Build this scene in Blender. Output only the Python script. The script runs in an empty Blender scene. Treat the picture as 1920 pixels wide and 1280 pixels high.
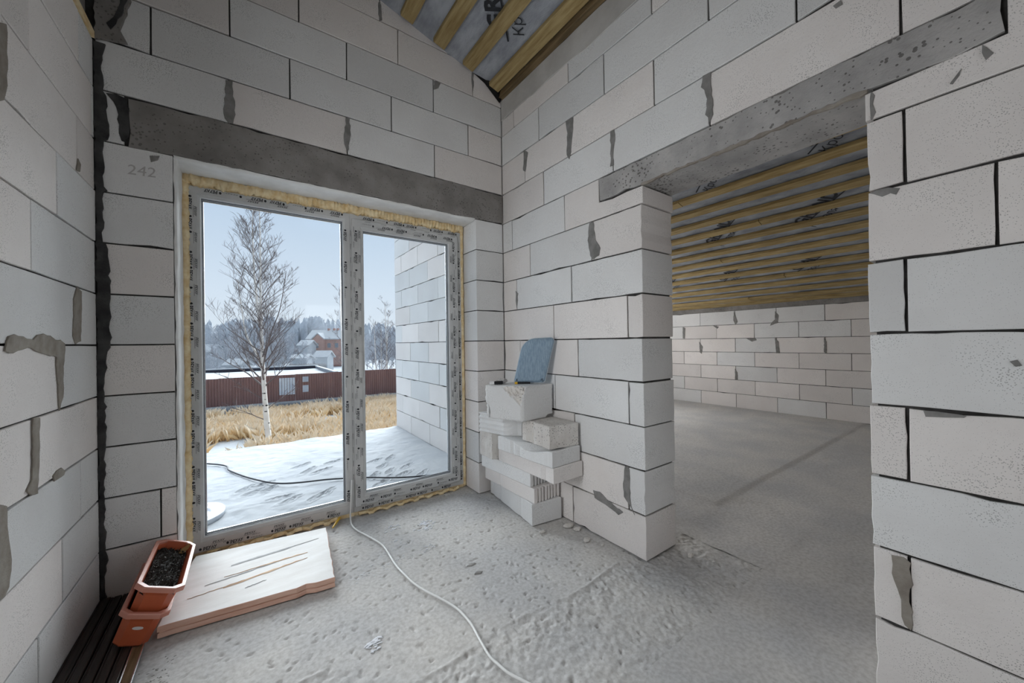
import bpy, bmesh, math, random
import numpy as np
from mathutils import Matrix, Vector

# ---------------------------------------------------------------- frame of reference
# Plans are written in courses: 1 u = one block course = 0.25 m.  Camera stands at x = y = 0.
S = 0.25
FLOOR = -5.0
D, WX, LX, FX = 10.504, 7.18, -2.387, 28.637      # back, right, left and far wall planes
WT = 1.2                                          # thickness of the right wall
YE = 22.1                                         # end of the house beyond the terrace
RZ, RS = 8.30, 0.283                              # roof plane z = RZ - RS*(x-WX)
def roof(x): return RZ - RS * (x - WX)
def P(x, y, z): return Vector((x * S, y * S, (z - FLOOR) * S))
rng = random.Random(7)
nr = np.random.default_rng(11)
scene = bpy.context.scene
COL = scene.collection

# ---------------------------------------------------------------- camera
cam = bpy.data.cameras.new('camera'); cam.sensor_width = 36.0; cam.lens = 12.994
cam.clip_start = 0.02; cam.clip_end = 800
camo = bpy.data.objects.new('camera', cam); COL.objects.link(camo)
Fv = Vector((0.58093559, 0.81394731, 0.00190262)); Rv = Vector((0.81388458, -0.58085812, -0.01399017)); Uv = Vector((0.01028211, -0.0096759, 0.99990032))
m = Matrix((Rv, Uv, -Fv)).transposed().to_4x4(); m.translation = P(0, 0, -0.0563)
camo.matrix_world = m
scene.camera = camo

# ---------------------------------------------------------------- sky, sun, exposure
scene.view_settings.view_transform = 'Standard'; scene.view_settings.look = 'None'
scene.view_settings.gamma = 1.0; scene.view_settings.use_curve_mapping = False
scene.view_settings.exposure = 1.13
world = bpy.data.worlds.new('overcast'); scene.world = world; world.use_nodes = True
nt = world.node_tree; nt.nodes.clear()
wo = nt.nodes.new('ShaderNodeOutputWorld'); bg = nt.nodes.new('ShaderNodeBackground')
tc = nt.nodes.new('ShaderNodeTexCoord'); sx = nt.nodes.new('ShaderNodeSeparateXYZ'); rp = nt.nodes.new('ShaderNodeValToRGB')
nt.links.new(tc.outputs['Generated'], sx.inputs[0]); nt.links.new(sx.outputs['Z'], rp.inputs[0])
nt.links.new(rp.outputs[0], bg.inputs[0]); nt.links.new(bg.outputs[0], wo.inputs[0])
e = rp.color_ramp.elements
e[0].position = 0.0; e[0].color = (0.72, 0.78, 0.86, 1)
e[1].position = 0.42; e[1].color = (0.42, 0.55, 0.73, 1)
e2 = rp.color_ramp.elements.new(0.12); e2.color = (0.66, 0.745, 0.86, 1)
e3 = rp.color_ramp.elements.new(1.0); e3.color = (0.60, 0.70, 0.84, 1)
bg.inputs[1].default_value = 0.54
sun = bpy.data.lights.new('overcast_sun', 'SUN'); sun.energy = 7.2; sun.angle = math.radians(90); sun.color = (0.93, 0.96, 1.0)
suno = bpy.data.objects.new('overcast_sun', sun); COL.objects.link(suno)
sd = Vector((-0.42, -0.88, -0.36)).normalized()       # travelling direction of the light, through the patio window
suno.rotation_euler = sd.to_track_quat('-Z', 'Y').to_euler()

# fill lamps added at unseen holes: behind the camera, left wall, next room
def fill_lamp(name, loc, size, direction, watts):
    l = bpy.data.lights.new(name, 'AREA'); l.shape = 'RECTANGLE'; l.size, l.size_y = size[0] * S, size[1] * S; l.energy = watts; l.color = (0.96, 0.98, 1.0)
    o = bpy.data.objects.new(name, l); COL.objects.link(o); o.location = P(*loc); o.rotation_euler = Vector(direction).to_track_quat('-Z', 'Y').to_euler()
fill_lamp('rear_fill', (5.1, -7.3, .65), (3.4, 4.4), (0, 1, 0), 2.8)
fill_lamp('side_fill', (LX - 1.25, 5.4, .65), (2.7, 4.4), (1, 0, 0), 9.5)
fill_lamp('end_fill', (13, YE - .3, .6), (3.8, 4.3), (0, -1, 0), 4)
fill_lamp('end_fill', (21.5, YE - .3, .4), (4.8, 3.8), (0, -1, 0), 17)

# ---------------------------------------------------------------- helpers
LOC = {}                                           # object -> location in u, for parenting
def link(o, parent=None, loc=(0, 0, 0)):
    COL.objects.link(o); LOC[o.name] = loc
    if parent is not None:
        o.parent = parent; pl = LOC[parent.name]
        o.location = ((loc[0] - pl[0]) * S, (loc[1] - pl[1]) * S, (loc[2] - pl[2]) * S)
    else:
        o.location = P(*loc)
    return o
def tag(o, label=None, cat=None, group=None, kind=None):
    if label: o['label'] = label
    if cat: o['category'] = cat
    if group: o['group'] = group
    if kind: o['kind'] = kind
    return o
def empty(name, loc, label=None, cat=None, group=None, kind=None):
    o = bpy.data.objects.new(name, None); o.empty_display_size = 0.05
    link(o, None, loc); return tag(o, label, cat, group, kind)
def mesh(name, V, F, mats, smooth=False, mi=None, fix=True):
    me = bpy.data.meshes.new(name)
    V = np.asarray(V, float) * S
    me.from_pydata(V.tolist(), [], [list(f) for f in F])
    for m_ in (mats if isinstance(mats, (list, tuple)) else [mats]): me.materials.append(m_)
    if mi is not None: me.polygons.foreach_set('material_index', mi)
    if smooth: me.polygons.foreach_set('use_smooth', [True] * len(me.polygons))
    me.update()
    if fix:
        bm = bmesh.new(); bm.from_mesh(me); bmesh.ops.recalc_face_normals(bm, faces=bm.faces); bm.to_mesh(me); bm.free()
    return me
def mk(name, V, F, mats, parent=None, loc=(0, 0, 0), smooth=False, mi=None, fix=True, label=None, cat=None, group=None, kind=None):
    """V is in u, absolute; the object's origin is put at loc."""
    V = np.asarray(V, float) - np.asarray(loc, float)
    o = bpy.data.objects.new(name, mesh(name, V, F, mats, smooth, mi, fix))
    link(o, parent, loc); return tag(o, label, cat, group, kind)
class MB:
    def __init__(s): s.V = []; s.F = []; s.M = []
    def add(s, V, F, m=0):
        n = len(s.V); s.V += [tuple(v) for v in V]; s.F += [tuple(i + n for i in f) for f in F]; s.M += [m] * len(F); return s
    def box(s, x0, x1, y0, y1, z0, z1, m=0, b=0.0):
        if b <= 0:
            V = [(x, y, z) for z in (z0, z1) for y in (y0, y1) for x in (x0, x1)]
            return s.add(V, [(0, 2, 3, 1), (4, 5, 7, 6), (0, 1, 5, 4), (2, 6, 7, 3), (0, 4, 6, 2), (1, 3, 7, 5)], m)
        rings = []
        for (zz, ins) in ((z0, b), (z0 + b, 0), (z1 - b, 0), (z1, b)):
            a0, a1, c0, c1 = x0 + ins, x1 - ins, y0 + ins, y1 - ins; k = b * .5 if ins == 0 else 0
            rings.append([(a0 + k, c0, zz), (a1 - k, c0, zz), (a1, c0 + k, zz), (a1, c1 - k, zz), (a1 - k, c1, zz), (a0 + k, c1, zz), (a0, c1 - k, zz), (a0, c0 + k, zz)])
        return s.rings(rings, m)
    def rings(s, R, m=0, cap=True, close=True):
        n = len(R[0]); V = [v for r in R for v in r]; F = []
        for i in range(len(R) - 1):
            for j in range(n if close else n - 1):
                k = (j + 1) % n; F.append((i * n + j, i * n + k, (i + 1) * n + k, (i + 1) * n + j))
        if cap: F.append(tuple(range(n))[::-1]); F.append(tuple((len(R) - 1) * n + j for j in range(n)))
        return s.add(V, F, m)
    def tube(s, pts, rad, n=6, m=0, cap=True):
        pts = [np.asarray(p, float) for p in pts]; R = []
        if not hasattr(rad, '__len__'): rad = [rad] * len(pts)
        up = np.array([0.13, 0.21, 0.97])
        for i, p in enumerate(pts):
            t = pts[min(i + 1, len(pts) - 1)] - pts[max(i - 1, 0)]; t = t / (np.linalg.norm(t) + 1e-9)
            a = np.cross(t, up)
            if np.linalg.norm(a) < .1: a = np.cross(t, (1, 0, 0))
            a /= np.linalg.norm(a); b = np.cross(t, a)
            R.append([p + rad[i] * (math.cos(k * 2 * math.pi / n) * a + math.sin(k * 2 * math.pi / n) * b) for k in range(n)])
        return s.rings(R, m, cap)
    def obj(s, name, mats, parent=None, loc=(0, 0, 0), smooth=False, **k):
        return mk(name, s.V, s.F, mats, parent, loc, smooth, s.M, **k)

def vnoise(nx, ny, cells, seed, octaves=3, rough=.5):
    """smooth value noise on a grid, about -1..1"""
    g = np.random.default_rng(seed); out = np.zeros((nx, ny)); amp = 1; tot = 0; cx, cy = cells
    for o in range(octaves):
        ax, ay = max(2, int(cx * 2 ** o)), max(2, int(cy * 2 ** o))
        L = g.uniform(-1, 1, (ax + 2, ay + 2))
        u = np.linspace(0, ax, nx, endpoint=False); v = np.linspace(0, ay, ny, endpoint=False)
        i = u.astype(int); j = v.astype(int); fu = u - i; fv = v - j; fu = fu * fu * (3 - 2 * fu); fv = fv * fv * (3 - 2 * fv)
        a = L[np.ix_(i, j)]; b = L[np.ix_(i + 1, j)]; c = L[np.ix_(i, j + 1)]; d = L[np.ix_(i + 1, j + 1)]
        out += amp * ((a * (1 - fu)[:, None] + b * fu[:, None]) * (1 - fv)[None] + (c * (1 - fu)[:, None] + d * fu[:, None]) * fv[None])
        tot += amp; amp *= rough
    return out / tot * 1.6
def grid_mesh(x0, x1, y0, y1, Z):
    nx, ny = Z.shape; xs = np.linspace(x0, x1, nx); ys = np.linspace(y0, y1, ny)
    V = np.stack(np.broadcast_arrays(xs[:, None], ys[None], Z), -1).reshape(-1, 3)
    i = np.arange((nx - 1) * (ny - 1)); a = (i // (ny - 1)) * ny + i % (ny - 1)
    F = np.stack([a, a + ny, a + ny + 1, a + 1], -1)
    return V, F

# ---------------------------------------------------------------- materials
def new_mat(name):
    m_ = bpy.data.materials.new(name); m_.use_nodes = True; t = m_.node_tree; t.nodes.clear()
    out = t.nodes.new('ShaderNodeOutputMaterial'); b = t.nodes.new('ShaderNodeBsdfPrincipled'); t.links.new(b.outputs[0], out.inputs[0])
    return m_, t, b
def N(t, typ, **k):
    n = t.nodes.new(typ)
    for a, v in k.items(): setattr(n, a, v)
    return n
def tint(name, c1, c2=None, scale=6, detail=4, rough=.85, bump=0, bscale=40, metal=0, spec=.3, stretch=None, rnd=0, pores=0, pscale=60, c3=None, dist=.004, nrough=.6, sub=0):
    """noise-mixed colours, optional pores, per-object tone, bump"""
    m_, t, b = new_mat(name); L = t.links
    b.inputs['Roughness'].default_value = rough; b.inputs['Metallic'].default_value = metal
    b.inputs['Specular IOR Level'].default_value = spec
    geo = N(t, 'ShaderNodeNewGeometry'); oi = N(t, 'ShaderNodeObjectInfo')
    vec = geo.outputs['Position']
    if rnd:
        mul = N(t, 'ShaderNodeVectorMath', operation='MULTIPLY_ADD'); mul.inputs[1].default_value = (1, 1, 1)
        cmb = N(t, 'ShaderNodeCombineXYZ'); r7 = N(t, 'ShaderNodeMath', operation='MULTIPLY'); r7.inputs[1].default_value = 37.0
        L.new(oi.outputs['Random'], r7.inputs[0])
        for k in range(3): L.new(r7.outputs[0], cmb.inputs[k])
        L.new(vec, mul.inputs[0]); L.new(cmb.outputs[0], mul.inputs[2]); vec = mul.outputs[0]
    if stretch:
        mp = N(t, 'ShaderNodeMapping'); mp.inputs['Scale'].default_value = stretch; L.new(vec, mp.inputs[0]); vec = mp.outputs[0]
    no = N(t, 'ShaderNodeTexNoise'); no.inputs['Scale'].default_value = scale; no.inputs['Detail'].default_value = detail; no.inputs['Roughness'].default_value = nrough
    L.new(vec, no.inputs['Vector'])
    rmp = N(t, 'ShaderNodeValToRGB'); L.new(no.outputs['Fac'], rmp.inputs[0])
    rmp.color_ramp.elements[0].position = .35; rmp.color_ramp.elements[1].position = .65
    rmp.color_ramp.elements[0].color = (*c1, 1); rmp.color_ramp.elements[1].color = (*(c2 or c1), 1)
    col = rmp.outputs[0]
    if c3:
        mx = N(t, 'ShaderNodeMix', data_type='RGBA'); wn = N(t, 'ShaderNodeMath', operation='GREATER_THAN'); wn.inputs[1].default_value = .62
        L.new(oi.outputs['Random'], wn.inputs[0]); L.new(wn.outputs[0], mx.inputs['Factor']); L.new(col, mx.inputs['A'])
        m2 = N(t, 'ShaderNodeMix', data_type='RGBA', blend_type='MULTIPLY'); m2.inputs['Factor'].default_value = 1
        L.new(col, m2.inputs['A']); m2.inputs['B'].default_value = (*c3, 1); L.new(m2.outputs['Result'], mx.inputs['B']); col = mx.outputs['Result']
    if rnd:
        hs = N(t, 'ShaderNodeHueSaturation'); mr = N(t, 'ShaderNodeMapRange'); mr.inputs['To Min'].default_value = 1 - rnd; mr.inputs['To Max'].default_value = 1 + rnd * .6
        f2 = N(t, 'ShaderNodeMath', operation='FRACT'); f1 = N(t, 'ShaderNodeMath', operation='MULTIPLY'); f1.inputs[1].default_value = 13.7
        L.new(oi.outputs['Random'], f1.inputs[0]); L.new(f1.outputs[0], f2.inputs[0]); L.new(f2.outputs[0], mr.inputs[0])
        L.new(mr.outputs[0], hs.inputs['Value']); L.new(col, hs.inputs['Color']); col = hs.outputs[0]
    hgt = None
    if pores:
        vo = N(t, 'ShaderNodeTexVoronoi'); vo.inputs['Scale'].default_value = pscale; vo.inputs['Randomness'].default_value = 1
        L.new(vec, vo.inputs['Vector'])
        n2 = N(t, 'ShaderNodeTexNoise'); n2.inputs['Scale'].default_value = 7; L.new(vec, n2.inputs['Vector'])
        th = N(t, 'ShaderNodeMapRange'); th.inputs['From Min'].default_value = .42; th.inputs['From Max'].default_value = .72
        th.inputs['To Min'].default_value = .13; th.inputs['To Max'].default_value = .36; L.new(n2.outputs['Fac'], th.inputs[0])
        lt = N(t, 'ShaderNodeMath', operation='LESS_THAN'); L.new(vo.outputs['Distance'], lt.inputs[0]); L.new(th.outputs[0], lt.inputs[1])
        ml = N(t, 'ShaderNodeMath', operation='MULTIPLY'); ml.inputs[1].default_value = pores; L.new(lt.outputs[0], ml.inputs[0])
        mx = N(t, 'ShaderNodeMix', data_type='RGBA', blend_type='MULTIPLY'); L.new(ml.outputs[0], mx.inputs['Factor']); L.new(col, mx.inputs['A'])
        mx.inputs['B'].default_value = (.25, .24, .23, 1); col = mx.outputs['Result']
    L.new(col, b.inputs['Base Color'])
    if bump:
        bn = N(t, 'ShaderNodeTexNoise'); bn.inputs['Scale'].default_value = bscale; bn.inputs['Detail'].default_value = 5; bn.inputs['Roughness'].default_value = .65; L.new(vec, bn.inputs['Vector'])
        bp = N(t, 'ShaderNodeBump'); bp.inputs['Strength'].default_value = bump; bp.inputs['Distance'].default_value = dist
        h = bn.outputs['Fac']
        if pores:
            sb = N(t, 'ShaderNodeMath', operation='SUBTRACT'); L.new(h, sb.inputs[0]); L.new(ml.outputs[0], sb.inputs[1]); h = sb.outputs[0]
        L.new(h, bp.inputs['Height']); L.new(bp.outputs[0], b.inputs['Normal'])
    return m_
M = {}
M['aac'] = tint('aerated_concrete', (.80, .755, .725), (.86, .82, .79), scale=3.5, rough=.92, bump=.35, bscale=55, rnd=.09, pores=.5, pscale=190, c3=(.93, .975, 1.0), spec=.15)
M['aac_cut'] = tint('aerated_concrete_broken', (.68, .64, .60), (.78, .75, .71), scale=9, rough=.95, bump=.7, bscale=45, rnd=.05, pores=.6, pscale=70, spec=.1, dist=.008)
M['mortar'] = tint('dark_mortar', (.035, .033, .031), (.075, .072, .07), scale=14, rough=.95, bump=.5, bscale=60, spec=.1)
M['patch'] = tint('grey_mortar', (.19, .185, .175), (.29, .28, .27), scale=16, rough=.9, bump=.5, bscale=70, spec=.15)
M['brownpatch'] = tint('brown_grey_mortar', (.24, .21, .18), (.34, .31, .27), scale=16, rough=.9, bump=.5, bscale=70, spec=.15)
M['cornermortar'] = tint('corner_mortar', (.040, .040, .041), (.085, .084, .083), scale=12, rough=.95, bump=.7, bscale=50, spec=.1, dist=.008)
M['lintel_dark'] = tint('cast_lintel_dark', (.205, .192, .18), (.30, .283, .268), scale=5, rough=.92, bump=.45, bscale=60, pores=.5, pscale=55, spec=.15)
M['lintel'] = tint('cast_lintel', (.345, .335, .325), (.49, .475, .46), scale=6, rough=.92, bump=.6, bscale=50, pores=.75, pscale=50, spec=.15, dist=.006)
M['beam'] = tint('cast_ring_beam', (.46, .445, .42), (.58, .565, .54), scale=4, rough=.9, bump=.35, bscale=45, spec=.15)
M['plaster'] = tint('smeared_plaster', (.66, .645, .62), (.80, .79, .77), scale=6, rough=.85, bump=.5, bscale=30, spec=.2)
M['foam'] = tint('mounting_foam', (.72, .52, .26), (.90, .76, .50), scale=22, rough=.7, bump=.6, bscale=60, spec=.3)
M['film'] = tint('filmed_pvc', (.50, .505, .50), (.60, .60, .59), scale=5, rough=.38, spec=.4, bump=.12, bscale=20)
M['pvc'] = tint('white_pvc', (.80, .80, .80), rough=.3, spec=.5)
M['print'] = tint('dark_print', (.025, .027, .032), rough=.6)
M['printthin'] = tint('grey_print', (.10, .10, .11), rough=.6)
M['gasket'] = tint('dark_gasket', (.02, .022, .04), rough=.5)
M['wood'] = tint('batten_pine', (.29, .20, .08), (.46, .35, .17), scale=5, stretch=(9, .8, 9), rough=.75, bump=.2, bscale=30, rnd=.16, spec=.25)
M['wood_dark'] = tint('plate_pine_dark', (.10, .07, .035), (.19, .13, .065), scale=5, stretch=(9, .8, 9), rough=.8, rnd=.1)
M['membrane'] = tint('roof_membrane', (.235, .25, .28), (.40, .42, .455), scale=4, stretch=(2.5, 1, 2), rough=.6, bump=.5, bscale=7, spec=.3, dist=.03)
M['black'] = tint('black_sheet', (.012, .012, .012), rough=.7)
M['snow'] = tint('snow', (.37, .395, .42), (.43, .45, .47), scale=3, rough=.8, bump=.4, bscale=22, spec=.3, dist=.01)
M['xps'] = tint('white_board_skin', (.70, .68, .65), (.79, .78, .76), scale=4, stretch=(1, 4, 1), rough=.6, bump=.25, bscale=25, spec=.3)
M['xpspink'] = tint('pink_foam_edge', (.66, .38, .28), (.76, .50, .39), scale=6, stretch=(1, 1, 6), rough=.75, bump=.3, bscale=45)
M['gouge'] = tint('bare_foam_gouge', (.60, .40, .26), (.74, .56, .40), scale=18, rough=.8, bump=.4, bscale=40)
M['scuff'] = tint('grey_scuff', (.42, .42, .42), (.58, .58, .58), scale=18, rough=.8)
M['terracotta'] = tint('terracotta_plastic', (.50, .11, .045), (.58, .14, .06), scale=5, rough=.34, spec=.5, bump=.05, bscale=30)
M['rim'] = tint('terracotta_plastic_rim', (.62, .26, .19), rough=.26, spec=.6)
M['sticker'] = tint('white_sticker', (.80, .76, .76), rough=.4)
M['soil'] = tint('black_soil', (.008, .007, .006), (.035, .028, .022), scale=70, rough=.75, spec=.5, bump=.8, bscale=60)
M['perlite'] = tint('perlite', (.75, .74, .70), rough=.8)
M['leaf'] = tint('dry_leaf', (.50, .32, .13), (.62, .44, .22), scale=20, rough=.6)
M['strip'] = tint('dark_brown_board', (.018, .013, .011), (.055, .042, .036), scale=6, stretch=(14, .8, 14), rough=.5, bump=.25, bscale=40, rnd=.2, spec=.4)
M['strip_worn'] = tint('brown_board_worn', (.13, .075, .035), (.24, .15, .08), scale=6, stretch=(14, .8, 14), rough=.6, bump=.2, bscale=40)
M['alu'] = tint('aluminium_edge', (.72, .74, .76), rough=.25, metal=.9)
M['cable'] = tint('white_cable', (.80, .80, .78), (.74, .74, .72), scale=10, rough=.4, spec=.5)
M['wire'] = tint('black_wire', (.03, .033, .04), rough=.5)
M['denim'] = tint('blue_woven_fabric', (.22, .31, .40), (.34, .44, .53), scale=25, stretch=(5, 5, 1), rough=.95, bump=.6, bscale=90, spec=.1)
M['denim_edge'] = tint('fabric_edge', (.50, .56, .60), rough=.8)
M['yellow'] = tint('yellow_plastic', (.75, .45, .03), rough=.4, spec=.5)
M['rubber'] = tint('black_rubber', (.02, .02, .022), rough=.5)
M['bag'] = tint('crumpled_clear_bag', (.45, .43, .42), (.62, .60, .58), scale=30, rough=.25, spec=.6)
M['flake'] = tint('white_flake', (.74, .76, .80), (.84, .85, .88), scale=20, rough=.8)
M['chip'] = tint('pale_chip', (.60, .57, .53), (.72, .69, .65), scale=20, rough=.95, bump=.5)
M['stain'] = tint('dirt_smear', (.26, .25, .235), (.38, .37, .35), scale=20, rough=.95)
M['fence'] = tint('brown_sheet_fence', (.185, .10, .096), (.235, .135, .13), scale=2, stretch=(1, 1, .3), rough=.5, spec=.4)
M['reflectpale'] = tint('pale_reflection', (.42, .48, .58), (.56, .62, .70), scale=2, rough=.4)
M['plinth'] = tint('grey_plinth', (.16, .18, .21), (.30, .33, .37), scale=6, rough=.9)
M['bark'] = tint('birch_bark', (.62, .58, .54), (.78, .75, .71), scale=2.5, rough=.85, spec=.2)
M['barkmark'] = tint('birch_mark', (.03, .028, .026), rough=.9)
M['twig'] = tint('birch_twig', (.11, .09, .09), (.19, .165, .165), scale=3, rough=.9, spec=.1)
M['fartwig'] = tint('hazed_far_twig', (.40, .415, .445), (.50, .515, .545), scale=2, rough=.95, spec=.05, rnd=.12)  # pale grey stands for the haze over the far trees
M['conifer'] = tint('hazed_crown', (.47, .50, .54), (.60, .63, .67), scale=1.5, rough=.95, spec=.05, rnd=.1)  # haze over the distant forest is put into this pale colour
M['brick'] = tint('far_red_brick', (.36, .20, .17), (.43, .26, .22), scale=3, rough=.9)
M['farwall'] = tint('far_house_wall', (.40, .43, .46), (.46, .49, .52), scale=2, rough=.9)
M['farglass'] = tint('far_house_pane', (.16, .19, .23), rough=.3)
M['slab'] = tint('terrace_concrete', (.30, .30, .30), (.40, .40, .40), scale=4, rough=.9)
M['picket'] = tint('grey_picket', (.34, .33, .32), (.42, .41, .40), scale=3, rough=.9)
M['lid'] = tint('pale_plastic_lid', (.42, .47, .54), (.50, .55, .62), scale=6, rough=.35, spec=.5)
# tall dry grass: frosted seed heads above ochre stems
gm, t, b = new_mat('dry_grass'); geo = N(t, 'ShaderNodeNewGeometry'); sp = N(t, 'ShaderNodeSeparateXYZ'); t.links.new(geo.outputs['Position'], sp.inputs[0])
mr = N(t, 'ShaderNodeMapRange'); mr.inputs['From Min'].default_value = -3.0; mr.inputs['From Max'].default_value = -2.25; t.links.new(sp.outputs['Z'], mr.inputs[0])
rr = N(t, 'ShaderNodeValToRGB'); t.links.new(mr.outputs[0], rr.inputs[0]); rr.color_ramp.elements[0].color = (.66, .41, .18, 1); rr.color_ramp.elements[1].color = (.74, .67, .57, 1)
k3 = rr.color_ramp.elements.new(.45); k3.color = (.76, .57, .33, 1)
t.links.new(rr.outputs[0], b.inputs['Base Color']); b.inputs['Roughness'].default_value = .9; M['grass'] = gm
# window glass: lets the daylight straight through, with a faint mirror
gl = bpy.data.materials.new('window_glass'); gl.use_nodes = True; t = gl.node_tree; t.nodes.clear()
o_ = N(t, 'ShaderNodeOutputMaterial'); tr = N(t, 'ShaderNodeBsdfTransparent'); tr.inputs[0].default_value = (.965, .975, .975, 1)
gs = N(t, 'ShaderNodeBsdfGlossy'); gs.inputs['Roughness'].default_value = .02; mxs = N(t, 'ShaderNodeMixShader'); mxs.inputs[0].default_value = .008
t.links.new(tr.outputs[0], mxs.inputs[1]); t.links.new(gs.outputs[0], mxs.inputs[2]); t.links.new(mxs.outputs[0], o_.inputs[0]); M['glass'] = gl
# screed floor: greys with cold and brownish areas
fm, t, b = new_mat('screed'); L = t.links; geo = N(t, 'ShaderNodeNewGeometry')
n1 = N(t, 'ShaderNodeTexNoise'); n1.inputs['Scale'].default_value = 2.2; n1.inputs['Detail'].default_value = 5; L.new(geo.outputs['Position'], n1.inputs['Vector'])
r1 = N(t, 'ShaderNodeValToRGB'); L.new(n1.outputs['Fac'], r1.inputs[0]); r1.color_ramp.elements[0].position = .36; r1.color_ramp.elements[1].position = .64
r1.color_ramp.elements[0].color = (.52, .515, .51, 1); r1.color_ramp.elements[1].color = (.62, .60, .57, 1)
n2 = N(t, 'ShaderNodeTexNoise'); n2.inputs['Scale'].default_value = 60; n2.inputs['Detail'].default_value = 3; L.new(geo.outputs['Position'], n2.inputs['Vector'])
r2 = N(t, 'ShaderNodeValToRGB'); L.new(n2.outputs['Fac'], r2.inputs[0]); r2.color_ramp.elements[0].position = .3; r2.color_ramp.elements[0].color = (.78, .77, .76, 1); r2.color_ramp.elements[1].position = .62; r2.color_ramp.elements[1].color = (1, 1, 1, 1)
mx = N(t, 'ShaderNodeMix', data_type='RGBA', blend_type='MULTIPLY'); mx.inputs['Factor'].default_value = 1; L.new(r1.outputs[0], mx.inputs['A']); L.new(r2.outputs[0], mx.inputs['B'])
L.new(mx.outputs['Result'], b.inputs['Base Color']); b.inputs['Roughness'].default_value = .85; b.inputs['Specular IOR Level'].default_value = .25
n3 = N(t, 'ShaderNodeTexNoise'); n3.inputs['Scale'].default_value = 90; n3.inputs['Detail'].default_value = 4; L.new(geo.outputs['Position'], n3.inputs['Vector'])
bp = N(t, 'ShaderNodeBump'); bp.inputs['Strength'].default_value = .35; bp.inputs['Distance'].default_value = .004; L.new(n3.outputs['Fac'], bp.inputs['Height']); L.new(bp.outputs[0], b.inputs['Normal'])
M['screed'] = fm
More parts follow.
